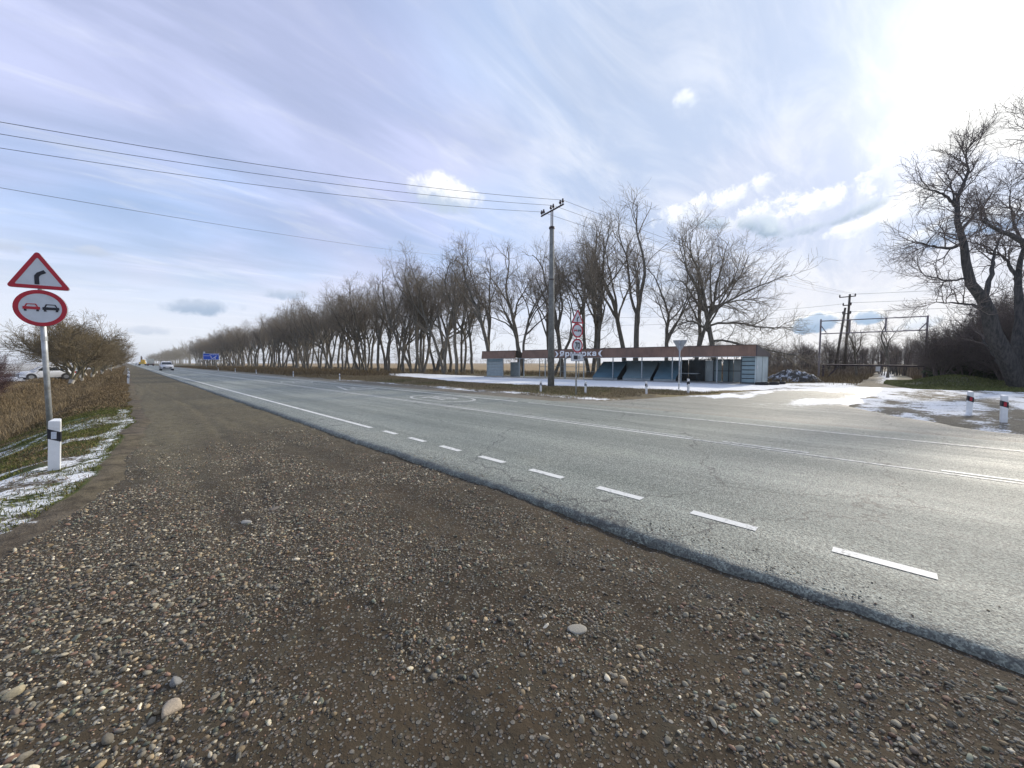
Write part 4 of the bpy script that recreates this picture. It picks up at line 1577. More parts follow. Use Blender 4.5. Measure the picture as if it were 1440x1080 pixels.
for j in range(34):
    a = R(72 + 26 * j / 33 + g.uniform(-0.6, 0.6))
    d_ = g.uniform(150, 230)
    v_ = int(g.integers(0, len(VAR)))
    place(VAR, v_, (d_ * math.sin(a), d_ * math.cos(a), 0), g.uniform(0, 6.28), g.uniform(9, 13), 'pale far tree on the skyline beyond the nursery', 'tree',
          'far trees beyond the nursery', VTOP[v_])
for j, (x_, y_, h_, lab) in enumerate([(53.0, 2.9, 6.5, 'young bare tree inside the metal frame, left one'), (52.0, 0.6, 7.0, 'young bare tree inside the metal frame, right one')]):
    place(VAR, j * 2, (x_, y_, 0), j * 1.3, h_, lab, 'tree', None, VTOP[j * 2])

# ---- the big acacia on the right: main limbs set out one by one, the rest grown
BIG = dict(sides=[10, 7, 5, 4, 3], seg=[6, 6, 5, 4, 2], wig=[0.06, 0.13, 0.17, 0.2, 0.22], up=[0.1, 0.25, 0.05, 0.1, 0.1],
           num=[None, (0, 0), (6, 9), (6, 8), (5, 6)], start=[0, 0.3, 0.15, 0.12, 0.1],
           ang=[None, (30, 55), (32, 62), (30, 60), (25, 60)], len=[6, 4.6, 2.0, 1.0, 0.5],
           rad=[0.34, 0.14, 0.036, 0.015, 0.0075], tip=0.0055, shrink=[0.7, 0.3, 0.3, 0.4, 0.6], trunk_levels=2, taper=0.35)


def spline(pts, n):
    pts = np.array(pts, dtype=float)
    t = np.linspace(0, len(pts) - 1, n)
    out = []
    for u in t:
        i = min(int(u), len(pts) - 2)
        f = u - i
        p0, p1, p2, p3 = pts[max(i - 1, 0)], pts[i], pts[i + 1], pts[min(i + 2, len(pts) - 1)]
        out.append(0.5 * ((2 * p1) + (-p0 + p2) * f + (2 * p0 - 5 * p1 + 4 * p2 - p3) * f * f + (-p0 + 3 * p1 - 3 * p2 + p3) * f ** 3))
    return np.array(out)



def limbs(T, paths, dens):
    for pts, r0, r1, lvl, start in paths:
        P_ = spline(pts, 14)
        if lvl == 1:
            P_ = P_[0] + (spline(P_[:10], 14) - P_[0])
        P_ = P_ + T.g.normal(0, 0.025, P_.shape) * (np.arange(14) > 0)[:, None]
        r = r1 + (r0 - r1) * (1 - np.linspace(0, 1, 14)) ** (1.5 if r0 > 0.2 else 1.0)
        T.trunk.setdefault((14, 9 if r0 > 0.1 else 6), []).append((P_, r))
        L_ = float(np.linalg.norm(np.diff(P_, axis=0), axis=1).sum())
        k = int(start * 13)
        T.s['num'][2] = (max(3, int(L_ * dens)), max(4, int(L_ * dens) + 2))
        T.side(P_[k:], r[k:], 0, 2)
        T.s['num'][2] = (5, 7)
        # a spray at the tip
        for j in range(3):
            d = P_[-1] - P_[-2] + T.g.normal(0, 0.25, 3) * np.linalg.norm(P_[-1] - P_[-2])
            T.grow(P_[-1], d, 1.3, r1 * 0.8, 2)


T = Tree(81, dict(BIG))
limbs(T, [
    ([(33.81, -4.75, -0.1), (33.32, -4.11, 1.82), (32.68, -3.5, 3.29), (32.4, -3.28, 4.34), (31.9, -2.86, 5.07), (31.4, -2.44, 5.95), (31.25, -2.33, 7.26),
      (31.02, -2.03, 8.15), (31.07, -1.83, 9.68), (31.58, -2.11, 10.77), (31.95, -2.30, 11.5), (32.1, -2.2, 12.2), (32.3, -2.2, 12.8)], 0.40, 0.03, 0, 0.42),
    ([(31.07, -1.83, 9.68), (30.01, -1.3, 10.14), (28.78, -0.63, 10.21), (27.5, 0.08, 10.13)], 0.085, 0.02, 1, 0.1),
    ([(31.23, -2.14, 7.59), (30.19, -1.55, 7.32), (29.1, -0.88, 7.41), (28.01, -0.35, 7.57), (27.23, 0.01, 7.61)], 0.09, 0.02, 1, 0.15),
    ([(31.4, -2.44, 5.95), (31.3, -1.81, 5.83), (30.9, -0.87, 6.21), (30.4, -0.06, 6.65)], 0.07, 0.02, 1, 0.15),
    ([(32.24, -3.26, 4.32), (30.55, -2.41, 4.42), (28.92, -1.35, 4.47), (27.04, -0.33, 4.27)], 0.09, 0.02, 1, 0.15),
    ([(32.31, -3.15, 4.83), (33.43, -3.44, 6.45), (34.26, -3.6, 7.73), (35.14, -3.93, 9.41), (35.92, -4.15, 11.14)], 0.13, 0.025, 1, 0.25),
    ([(31.07, -1.83, 9.68), (31.35, -1.66, 10.9), (31.6, -1.5, 11.8), (32.1, -1.6, 12.7)], 0.05, 0.012, 1, 0.15),
    ([(31.1, -2.1, 8.3), (31.8, -2.6, 9.3), (32.9, -3.2, 10.2), (34.0, -3.9, 10.6)], 0.07, 0.015, 1, 0.15),
], 1.5)
o = finish_tree(T, 'tree', M['bark_dark'], M['twig_dark'])
tag(o, 'big bare acacia leaning left at the right edge, trunk rising from the hummock', 'tree')
T = Tree(82, dict(BIG))
limbs(T, [
    ([(34.36, -4.87, -0.03), (34.54, -4.62, 1.83), (34.9, -4.67, 4.14), (35.06, -4.53, 6.04), (35.54, -4.74, 7.76), (36.12, -5.02, 9.77), (36.49, -4.92, 12.25)], 0.34, 0.03, 0, 0.35),
    ([(35.06, -4.53, 6.04), (34.82, -4.06, 7.17), (34.58, -3.64, 7.71)], 0.10, 0.05, 1, 0.4),
    ([(35.54, -4.74, 7.76), (35.67, -4.32, 9.45), (36.08, -4.18, 10.98), (36.86, -4.41, 12.55)], 0.09, 0.02, 1, 0.2),
    ([(34.6, -4.7, 0.6), (35.0, -4.12, 1.44), (35.54, -3.57, 2.69), (35.95, -3.25, 3.9)], 0.16, 0.05, 1, 0.3),
], 0.85)
o = finish_tree(T, 'tree', M['bark_dark'], M['twig_dark'])
tag(o, 'upright dark bare tree close behind the big leaning acacia', 'tree')
T = Tree(83, dict(BIG))
limbs(T, [
    ([(30.64, -6.69, -0.13), (30.42, -6.24, 2.69), (29.17, -5.08, 5.31), (27.58, -3.67, 6.61), (26.73, -3.07, 6.97), (25.9, -2.51, 7.21), (25.34, -2.22, 7.37)], 0.24, 0.04, 0, 0.55),
    ([(25.9, -2.51, 7.21), (25.91, -2.34, 7.75), (26.17, -2.42, 8.19)], 0.05, 0.02, 1, 0.3),
    ([(30.42, -6.24, 2.69), (29.9, -5.67, 7.02), (28.98, -4.64, 10.37), (27.94, -3.49, 11.76), (27.61, -3.17, 11.55)], 0.14, 0.02, 1, 0.75),
], 0.35)
o = finish_tree(T, 'tree', M['bark_dark'], M['twig_dark'])
tag(o, 'dark broken limb reaching in from a tree beyond the right edge', 'tree')


# ================================================================== MARKET STALLS
A0 = (26.08, 29.69)
stalls = empty('market_pavilion', (A0[0], A0[1], 0.0), R(-82.74))
tag(stalls, 'long low market stall row with brown fascia, white lettering and teal boards', 'market stalls')
mb = MB().box(-0.3, 23.4, -0.15, 2.9, -0.05, 0.06)
mb.build('floor_slab', M['floor_slab'], stalls)


def fascia(x0, x1, name='fascia'):
    """front board with shallow vertical corrugation"""
    n = int((x1 - x0) / 0.11)
    v, f = [], []
    for i in range(n + 1):
        x = x0 + (x1 - x0) * i / n
        y = -0.32 + (0.018 if i % 2 else 0.0)
        v += [(x, y, 1.86), (x, y + 0.10, 2.60), (x, -0.20, 1.86), (x, -0.12, 2.60)]
        if i:
            a = 4 * (i - 1)
            f += [(a, a + 4, a + 5, a + 1), (a + 2, a + 3, a + 7, a + 6), (a + 1, a + 5, a + 7, a + 3), (a, a + 2, a + 6, a + 4)]
    f += [(0, 1, 3, 2), (4 * n, 4 * n + 2, 4 * n + 3, 4 * n + 1)]
    o = MB().add(v, f).build(name, M['fascia'], stalls)
    t = MB().box(x0, x1, -0.345, -0.10, 1.835, 1.862)
    t.build('edge_trim', M['frame_grey'], o)
    t = MB().box(x0 - 0.01, x1 + 0.01, -0.26, -0.08, 2.602, 2.63)
    t.build('cap_strip', M['roof_dark'], o)
    return o


fascia(-0.48, 3.80)
fascia(4.62, 23.36)
for x0, x1 in ((-0.48, 3.80), (4.62, 23.36)):
    n = int((x1 - x0) / 0.25)
    v, f = [], []
    for i in range(n + 1):
        x = x0 + (x1 - x0) * i / n
        dz = 0.02 if i % 2 else 0
        v += [(x, -0.08, 2.58 + dz), (x, 3.0, 2.02 + dz), (x, -0.08, 2.55), (x, 3.0, 1.99)]
        if i:
            a = 4 * (i - 1)
            f += [(a, a + 1, a + 5, a + 4), (a + 2, a + 6, a + 7, a + 3)]
    MB().add(v, f).build('roof', M['roof_dark'], stalls)
# dark gable at the right end
mb = MB().hexa([(23.365, -0.3, 1.865), (23.42, -0.3, 1.865), (23.97, 2.3, 1.865), (23.37, 2.3, 1.865),
                (23.365, -0.22, 2.60), (23.42, -0.22, 2.60), (23.97, 2.3, 2.08), (23.37, 2.3, 2.14)])
mb.build('gable', M['roof_dark'], stalls)
for x in (0.0, 2.02, 4.1, 4.6, 7.0, 9.0, 9.12, 10.9, 13.5, 15.85, 18.1, 18.72, 21.05):
    MB().box(x, x + 0.07, 0.0, 0.07, 0.061, 1.85).build('post', M['frame_grey'], stalls)
for x in (2.02, 4.6, 7.0, 9.0, 10.9):
    MB().box(x, x + 0.06, 2.7, 2.76, 0.061, 2.0).build('post', M['frame_grey'], stalls)
for z in (0.62, 1.05):
    MB().box(4.66, 10.9, 2.71, 2.75, z, z + 0.035).build('rail', M['frame_grey'], stalls)
MB().box(-0.3, 23.3, 0.0, 0.07, 1.852, 1.90).build('header_beam', M['frame_grey'], stalls)
# left stall: shutter of wide slats, its side panel
for i in range(5):
    MB().box(0.075, 2.015, 0.03 + 0.004 * (i % 2), 0.06, 0.12 + i * 0.29, 0.12 + i * 0.29 + 0.27).build('shutter_slat', M['shutter'], stalls)
MB().box(0.075, 2.015, 0.02, 0.07, 1.575, 1.85).build('shutter_box', M['teal'], stalls)
MB().box(-0.04, -0.005, 0.0, 2.7, 0.061, 1.85).build('side_panel', M['shutter'], stalls)
MB().box(2.02, 3.1, 1.3, 1.34, 0.061, 1.5).build('back_panel', M['shutter'], stalls)
# slanted display boards
for x0, x1, mt in ((11.7, 13.85, 'teal_blue'), (14.3, 16.5, 'teal'), (16.75, 18.35, 'teal_blue')):
    o = MB().hexa([(x0, 0.15, 0.22), (x1, 0.15, 0.22), (x1, 2.25, 1.50), (x0, 2.25, 1.50),
                   (x0, 0.12, 0.26), (x1, 0.12, 0.26), (x1, 2.22, 1.54), (x0, 2.22, 1.54)]).build('display_board', M[mt], stalls)
    MB().box(x0, x1, 0.16, 0.19, 0.065, 0.215).build('kick_board', M['frame_grey'], o)
    MB().prism([(0.2, 0.07), (2.2, 0.07), (2.2, 1.44), (0.2, 0.2)], x1 - 0.06, x1 - 0.03, lambda p: (p[1], p[0], p[2])).build('side_board', M['teal_dark'], o)
# teal back wall panels; the wider dark sheet paints in a shaded opening
for x0, x1, mt, z1 in ((11.7, 13.5, 'teal_blue', 1.55), (13.53, 15.9, 'teal', 1.62), (15.93, 18.1, 'teal', 1.62), (18.13, 18.7, 'teal_dark', 1.66), (18.73, 19.85, 'teal_dark', 1.66),
                       (19.9, 20.45, 'teal_light', 1.62), (20.5, 21.0, 'teal', 1.70), (21.1, 21.75, 'teal', 1.70), (21.78, 22.5, 'teal_light', 1.70)):
    MB().box(x0, x1, 2.3, 2.35, 0.061, z1).build('wall_panel_or_opening', M[mt], stalls, bevel=0.006)
for x0, x1, z in ((20.5, 22.5, 0.82), (20.5, 22.5, 1.62), (18.7, 20.45, 1.68)):
    MB().box(x0, x1, 2.25, 2.29, z, z + 0.045).build('rail', M['teal_dark'], stalls)
for x in (20.46, 21.45, 22.5, 19.86):
    MB().box(x, x + 0.05, 2.2, 2.26, 0.061, 1.72).build('post', M['teal_dark'], stalls)
# low table inside
o = MB().box(18.3, 19.7, 0.9, 1.6, 0.62, 0.67).build('table_top', M['frame_grey'], stalls)
for x in (18.35, 19.6):
    for y in (0.95, 1.5):
        MB().box(x, x + 0.05, y, y + 0.05, 0.062, 0.62).build('leg', M['teal_dark'], o)
# slatted front at the right end, pale end wall
for i in range(6):
    MB().box(22.56, 23.30, 0.03, 0.06, 0.14 + i * 0.285, 0.14 + i * 0.285 + 0.225).build('slat', M['teal'], stalls)
MB().box(22.56, 23.30, 0.10, 0.13, 0.061, 1.85).build('slat_backing', M['teal_dark'], stalls)
MB().box(22.5, 22.555, 0.0, 0.08, 0.061, 1.85).build('post', M['teal_dark'], stalls)
ew = MB().hexa([(23.31, 0.0, 0.061), (23.36, 0.0, 0.061), (23.86, 2.2, 0.061), (23.80, 2.2, 0.061),
               (23.31, 0.0, 1.86), (23.36, 0.0, 1.86), (23.86, 2.2, 1.86), (23.80, 2.2, 1.86)]).build('end_wall', M['teal_light'], stalls)
for t in (0.02, 0.5, 0.97):
    x, y = 23.36 + 0.5 * t, 2.2 * t
    MB().box(x + 0.003, x + 0.03, y, y + 0.045, 0.061, 1.855).build('corner_strip', M['frame_grey'], ew)
MB().box(23.40, 23.45, 0.12, 0.18, 1.05, 1.25).build('lock_box', M['plate'], ew)
# lettering and the two curved ornaments
lt = text_mesh('Ярмарка', 0.60, 0.03, 0.016, 1.18)
lt.materials.append(M['letter'])
o = link('lettering', lt, stalls)
o.location = (10.55, -0.385, 2.20)
o.rotation_euler = (R(90), 0, 0)
bx = [v.co.x for v in lt.vertices]
wid = max(bx) - min(bx)
o.scale = (3.45 / wid, 1.0, 1.0)
for sx, cx in ((1, 8.47), (-1, 12.63)):
    poly = [(-0.16, 0.27), (0.02, 0.22), (0.15, 0.09), (0.19, 0.0), (0.15, -0.09), (0.02, -0.22), (-0.16, -0.27), (-0.03, -0.13), (0.02, 0.0), (-0.03, 0.13)]
    poly = [(cx + sx * x, 2.20 + z) for x, z in poly]
    v = [(x, -0.40, z) for x, z in poly] + [(x, -0.36, z) for x, z in poly]
    q = [(0, 1, 8, 9), (1, 2, 3, 8), (3, 4, 7, 8), (4, 5, 6, 7)] if False else [(0, 1, 9), (1, 2, 9), (2, 3, 8), (2, 8, 9), (3, 4, 8), (4, 7, 8), (4, 5, 7), (5, 6, 7)]
    f = q + [tuple(i + 10 for i in t[::-1]) for t in q] + [(i, i + 10, (i + 1) % 10 + 10, (i + 1) % 10) for i in range(10)]
    MB().add(v, f).build('ornament', M['letter'], stalls)

# tyres lying in the snow at the end of the stalls
def torus_mesh(R0, r0, n=22, k=10):
    v, f = [], []
    for i in range(n):
        a = 2 * math.pi * i / n
        for j in range(k):
            b = 2 * math.pi * j / k
            rr = R0 + r0 * math.cos(b) * 0.9
            v.append((rr * math.cos(a), rr * math.sin(a), r0 * max(-0.85, min(0.85, math.sin(b) * 1.25))))
            f.append((i * k + j, ((i + 1) % n) * k + j, ((i + 1) % n) * k + (j + 1) % k, i * k + (j + 1) % k))
    return v, f


tv, tf = torus_mesh(0.30, 0.115)
tme = None
for j, (x_, y_, lab) in enumerate([(29.05, 6.15, 'black tyre lying in snow below the slatted corner, left of three'), (29.9, 5.75, 'black tyre lying in snow, middle one of three'),
                                   (31.0, 5.6, 'black tyre lying in snow, right one of three')]):
    if tme is None:
        o = MB().add(tv, tf).build('tyre', M['rubber'], smooth=True)
        tme = o.data
    else:
        o = link('tyre', tme)
    o.location = (x_, y_, 0.09)
    o.rotation_euler = (R(4 * (j - 1)), R(3), j)
    tag(o, lab, 'tyre', 'tyres by the stalls')

# snowy heap of soil and rubble
def heap():
    n, m_ = 48, 16
    v, f = [], []
    gg = np.random.default_rng(3)
    for i in range(m_ + 1):
        t = i / m_
        for j in range(n):
            a = 2 * math.pi * j / n
            r = 1 - t
            x_, y_ = 1.35 * r * math.cos(a), 2.1 * r * math.sin(a)
            z_ = 1.0 * (1 - r ** 1.7) * (0.75 + 0.5 * float(vnoise(np.array(x_ + 9), np.array(y_ + 9), 1.1, 14, 3)))
            z_ += (float(vnoise(np.array(x_ + 9), np.array(y_ + 9), 4.0, 15, 2)) - 0.5) * 0.35
            v.append((x_, y_, z_ - 0.12 - 0.2 * (i == 0)))
    for i in range(m_):
        for j in range(n):
            f.append((i * n + j, i * n + (j + 1) % n, (i + 1) * n + (j + 1) % n, (i + 1) * n + j))
    return MB().add(v, f)


o = heap().build('rubble_heap', M['mound'], smooth=True, loc=(36.6, 5.7, 0.0), rz=R(0))
tag(o, 'dark heap of soil and rubble capped with snow, right of the stalls', 'heap')

# ================================================================== BARRIER, METAL FRAME, POLES, WIRES
barrier = empty('barrier', (43.5, 4.6, 0))
tag(barrier, 'low dark tube barrier across the snowy field track with a white tag', 'barrier')
P0, P1 = Vector((0, 0, 0)), Vector((2.45, -6.3, 0))
MB().tube([P0 + Vector((0, 0, -0.2)), P0 + Vector((0, 0, 1.25))], 0.085).build('post', M['rust'], barrier)
MB().tube([P1 + Vector((-0.05, 0.12, -0.2)), P1 + Vector((-0.05, 0.12, 1.12))], 0.09).build('post', M['rust'], barrier)
MB().tube([P1 + Vector((0.1, -0.22, -0.2)), P1 + Vector((0.1, -0.22, 1.12))], 0.09).build('post', M['rust'], barrier)
MB().tube([P0 + Vector((0, 0.1, 1.27)), P0 + (P1 - P0) * 0.5 + Vector((0, 0, 1.21)), P1 + Vector((0.1, -0.3, 1.16))], 0.075).build('boom', M['rust'], barrier)
MB().tube([P0 + (P1 - P0) * 0.03 + Vector((0, 0, 0.05)), P0 + (P1 - P0) * 0.16 + Vector((0, 0, 1.2))], 0.045).build('brace', M['rust'], barrier)
c0 = P0 + (P1 - P0) * 0.55
MB().box(c0.x - 0.02, c0.x + 0.0, c0.y - 0.14, c0.y + 0.14, 0.72, 1.14).build('tag_plate', M['plate'], barrier)

fr = empty('metal_frame', (46.06, 5.2, 0))
tag(fr, 'tall open frame of faded steel tubes standing behind the barrier', 'metal frame')
Q = Vector((2.70, -6.9, 0))
for q in (Vector((0, 0, 0)), Q):
    MB().tube([q + Vector((0, 0, -0.1)), q + Vector((0, 0, 5.5))], 0.07, 6).build('upright', M['purple_steel'], fr)
for z in (5.43, 4.25):
    MB().tube([Vector((0, 0, z - 0.1)), Q + Vector((0, 0, z))], 0.05, 6).build('crossbar', M['purple_steel'], fr)
for t in (0.29, 0.63):
    q = Q * t
    MB().tube([q + Vector((0, 0, 4.2)), q + Vector((0, 0, 5.38))], 0.06, 6).build('strut', M['purple_steel'], fr)
for t0, t1 in ((0.0, 0.06), (1.0, 0.93)):
    MB().tube([Q * t0 + Vector((0, 0, 4.95)), Q * t1 + Vector((0, 0, 4.25))], 0.04, 6).build('brace', M['purple_steel'], fr)

# concrete power pole
pole = empty('power_pole', (17.35, 14.15, 0))
tag(pole, 'concrete power pole on the verge with a steel crossarm and six insulators', 'power pole')
MB().tube([(0, 0, -0.3), (0, 0, 4.5), (0, 0, 9.15)], [0.20, 0.165, 0.125], 12).build('shaft', M['concrete'], pole, smooth=True)
MB().tube([(0, 0, 9.02), (0, 0, 9.12)], 0.165, 12).build('collar', M['steel_dark'], pole)
MB().tube([(0, 0, 6.15), (0, 0, 6.20)], 0.162, 12).build('collar', M['steel_dark'], pole)
AD_ = Vector((-0.43, -1.83, 0)).normalized()
for s_ in (-0.075, 0.075):
    q = AD_ * s_
    MB().tube([q + Vector((0, 0, 8.9)), q + Vector((0, 0, 10.03))], 0.032, 6).build('riser', M['steel_dark'], pole)
arm = MB().tube([AD_ * -1.02 + Vector((0, 0, 10.04)), AD_ * 1.02 + Vector((0, 0, 10.04))], 0.045, 6).build('crossarm', M['steel_dark'], pole)
INS = []
for s_ in (-0.98, -0.78, -0.10, 0.12, 0.74, 0.96):
    q = AD_ * s_ + Vector((0, 0, 10.08))
    MB().tube([q, q + Vector((0, 0, 0.07)), q + Vector((0, 0, 0.09)), q + Vector((0, 0, 0.17)), q + Vector((0, 0, 0.18)), q + Vector((0, 0, 0.28))],
              [0.018, 0.02, 0.07, 0.075, 0.05, 0.04], 8).build('insulator', M['porcelain'], arm, smooth=True)
    INS.append(pole.location + q + Vector((0, 0, 0.2)))

wood = empty('power_pole', (61.0, 4.5, 0))
tag(wood, 'old wooden power pole with a leaning strut behind the metal frame', 'power pole')
MB().tube([(0, 0, -0.2), (0.18, -0.2, 9.6)], [0.16, 0.11], 9).build('shaft', M['old_wood'], wood, smooth=True)
MB().tube([(-0.75, 0.85, -0.2), (-0.12, 0.14, 8.0)], [0.15, 0.11], 9).build('strut', M['old_wood'], wood, smooth=True)
for z, hw in ((9.3, 0.75), (8.3, 0.4), (7.3, 0.4)):
    MB().box(-0.06, 0.06, -hw, hw, z - 0.05, z + 0.05).build('crossarm', M['steel_dark'], wood)
    for s_ in (-hw + 0.05, hw - 0.05):
        MB().tube([(0, s_, z + 0.05), (0, s_, z + 0.12), (0, s_, z + 0.3)], [0.03, 0.09, 0.05], 7).build('insulator', M['porcelain'], wood)


def wire(a, b, sag, label, rad=0.009):
    a, b = Vector(a), Vector(b)
    pts = []
    for i in range(25):
        t = i / 24
        p = a.lerp(b, t)
        p.z -= sag * 4 * t * (1 - t)
        pts.append(p)
    o = MB().tube(pts, rad, 5).build('power_line', M['wire'])
    return tag(o, label, 'wire', 'overhead wires')


U_ = Vector((-1.83, 0.43, 0)).normalized()            # line direction, back over the road
for i, lab in ((1, 'lowest of the three wires coming in to the concrete pole from the left'), (3, 'middle one of three wires coming in to the concrete pole from the left'),
               (5, 'topmost of three wires coming in to the concrete pole from the left')):
    a = INS[i - 1] if i == 1 else INS[i]
    wire(a, a + Vector((-36.0, 9.4, -2.0)), 0.95, lab)
ends = [Vector((61.0, 5.1, 9.6)), Vector((61.0, 4.5, 9.7)), Vector((61.0, 3.9, 9.6))]
for i, e_, lab in ((0, ends[0], 'left wire running from the concrete pole down to the wooden pole'), (3, ends[1], 'middle wire from the concrete pole to the wooden pole'),
                   (5, ends[2], 'right wire from the concrete pole to the wooden pole')):
    wire(INS[i], e_, 0.55, lab)
for z, lab in ((9.55, 'top wire leaving the wooden pole towards the big tree'), (8.55, 'middle wire leaving the wooden pole towards the big tree'), (7.5, 'bottom wire leaving the wooden pole towards the big tree')):
    wire((61.0, 4.1, z), (83.0, -34.0, z + 2.0), 0.5, lab, 0.016)
for z, y1, lab in ((8.5, 30.0, 'upper thin wire from the wooden pole into the tree belt'), (7.5, 32.0, 'lower thin wire from the wooden pole into the tree belt')):
    wire((61.0, 4.9, z), (52.0, y1, z - 0.3), 0.4, lab, 0.014)
wire((31.5, 39.2, 14.9), (-13.0, 21.0, 6.9), 0.6, 'single lower wire running from the left into the tree belt', 0.010)

# ================================================================== SIGNS
def round_pts(r, n=40, cx=0.0, cz=0.0):
    return [(cx + r * math.cos(2 * math.pi * i / n), cz + r * math.sin(2 * math.pi * i / n)) for i in range(n)]


def tri_pts(side, cz, cr=0.03, n=5):
    h = side * math.sqrt(3) / 2
    cs = [(-side / 2, -h / 3), (side / 2, -h / 3), (0, 2 * h / 3)]
    out = []
    for i, (x, z) in enumerate(cs):
        L_ = math.hypot(x, z)
        ux, uz = x / L_, z / L_
        c0 = (x - ux * 2 * cr, z - uz * 2 * cr)
        a0 = math.atan2(uz, ux)
        for j in range(n):
            a = a0 - math.pi / 3 + 2 * math.pi / 3 * j / (n - 1)
            out.append((c0[0] + cr * math.cos(a), c0[1] + cr * math.sin(a) + cz))
    return out


def warn_plate(parent, cz, side, y):
    o = MB().prism(tri_pts(side, cz, 0.032), y + 0.004, y + 0.02).build('warning_plate', M['sign_white'], parent)
    MB().ring(tri_pts(side, cz, 0.032), tri_pts(side * 0.735, cz, 0.012), y, y + 0.006).build('red_border', M['red'], o)
    MB().prism(tri_pts(side * 1.015, cz, 0.034), y + 0.021, y + 0.03).build('back_plate', M['sign_back'], o)
    k = side / 0.7
    c = [(-0.045, -0.135), (0.005, -0.135), (0.005, -0.015), (0.028, 0.02), (0.085, 0.055), (0.06, 0.10), (-0.015, 0.05), (-0.045, 0.0)]
    q = [(0, 1, 2, 7), (2, 3, 6, 7), (3, 4, 5, 6)]
    v = [(x * k, y - 0.003, cz + z * k) for x, z in c] + [(x * k, y + 0.0045, cz + z * k) for x, z in c]
    f = q + [tuple(i + 8 for i in t[::-1]) for t in q] + [(i, (i + 1) % 8, (i + 1) % 8 + 8, i + 8) for i in range(8)]
    MB().add(v, f).build('bend_symbol', M['black'], o)
    return o


def car_symbol(parent, cx, cz, k, mat, y, name):
    mb = MB()
    def bx(x0, x1, z0, z1):
        mb.box(cx + x0 * k, cx + x1 * k, y - 0.003, y + 0.0045, cz + z0 * k, cz + z1 * k)
    bx(-0.095, 0.095, -0.025, 0.02)
    o = mb.build(name, mat, parent)
    mb = MB()
    mb.prism([(cx + x * k, cz + z * k) for x, z in ((-0.075, 0.021), (-0.06, 0.021), (-0.042, 0.057), (-0.055, 0.068))], y - 0.003, y + 0.0045)
    mb.prism([(cx + x * k, cz + z * k) for x, z in ((0.06, 0.021), (0.075, 0.021), (0.055, 0.068), (0.042, 0.057))], y - 0.003, y + 0.0045)
    mb.box(cx - 0.0545 * k, cx + 0.0545 * k, y - 0.0035, y + 0.0045, cz + 0.057 * k, cz + 0.069 * k)
    mb.build('roof_outline', mat, o)
    for s_ in (-1, 1):
        MB().box(cx + (s_ * 0.068 - 0.014) * k, cx + (s_ * 0.068 + 0.014) * k, y - 0.0032, y + 0.0045, cz - 0.055 * k, cz - 0.0255 * k).build('wheel_mark', M['black'], o)


def round_plate(parent, cz, dia, y, name):
    r = dia / 2
    o = MB().prism(round_pts(r, cz=cz), y + 0.004, y + 0.02).build(name, M['sign_white'], parent)
    MB().ring(round_pts(r, cz=cz), round_pts(r * 0.80, cz=cz), y, y + 0.006).build('red_border', M['red'], o)
    MB().prism(round_pts(r * 1.015, cz=cz), y + 0.021, y + 0.03).build('back_plate', M['sign_back'], o)
    return o


sg = empty('traffic_sign', (-0.98, 10.15, 0), R(-9))
zb = float(ground_z(-0.98, 10.15))
tag(sg, 'sign post on the left verge with bend warning triangle over a no overtaking disc', 'road sign')
MB().tube([(0, 0.06, zb - 0.2), (0, 0.06, 3.15)], 0.038, 12).build('pole', M['galv'], sg, smooth=True)
MB().tube([(0, 0.06, 1.80), (0, 0.06, 1.87)], 0.043, 12).build('clamp', M['galv'], sg)
warn_plate(sg, 2.865, 0.72, -0.01)
rp = round_plate(sg, 2.335, 0.60, -0.01, 'no_overtaking_plate')
car_symbol(rp, -0.10, 2.335, 0.98, M['red'], -0.01, 'red_car_symbol')
car_symbol(rp, 0.115, 2.335, 0.98, M['black'], -0.01, 'black_car_symbol')

sg = empty('traffic_sign', (13.65, 9.7, 0), R(-13))
tag(sg, 'sign post before the stalls with bend triangle, no overtaking disc and 70 speed limit', 'road sign')
MB().tube([(0, 0.06, -0.3), (0, 0.06, 3.7)], 0.036, 10).build('pole', M['galv'], sg, smooth=True)
warn_plate(sg, 3.14 + 0.17, 0.70, -0.01)
rp = round_plate(sg, 2.80, 0.60, -0.01, 'no_overtaking_plate')
car_symbol(rp, -0.10, 2.80, 0.98, M['red'], -0.01, 'red_car_symbol')
car_symbol(rp, 0.115, 2.80, 0.98, M['black'], -0.01, 'black_car_symbol')
rp = round_plate(sg, 2.16, 0.60, -0.01, 'speed_limit_plate')
t70 = text_mesh('70', 0.34, 0.004, 0.006)
t70.materials.append(M['black'])
o = link('numerals', t70, rp)
o.location = (0, -0.012, 2.15)
o.rotation_euler = (R(90), 0, 0)
o.scale = (0.85, 1.15, 1)
cp = MB().box(-0.33, 0.33, 0.0, 0.02, 1.50, 1.82).build('camera_plate', M['sign_white'], sg)
MB().ring([(-0.33, 1.50), (0.33, 1.50), (0.33, 1.82), (-0.33, 1.82)], [(-0.315, 1.515), (0.315, 1.515), (0.315, 1.805), (-0.315, 1.805)], -0.003, 0.001).build('plate_border', M['black'], cp)
MB().box(-0.20, 0.02, -0.004, 0.001, 1.57, 1.74).build('camera_symbol', M['black'], cp)
MB().prism([(0.03, 1.60), (0.16, 1.57), (0.2, 1.66), (0.15, 1.74), (0.03, 1.71)], -0.004, 0.001).build('lens_symbol', M['sign_back'], cp)

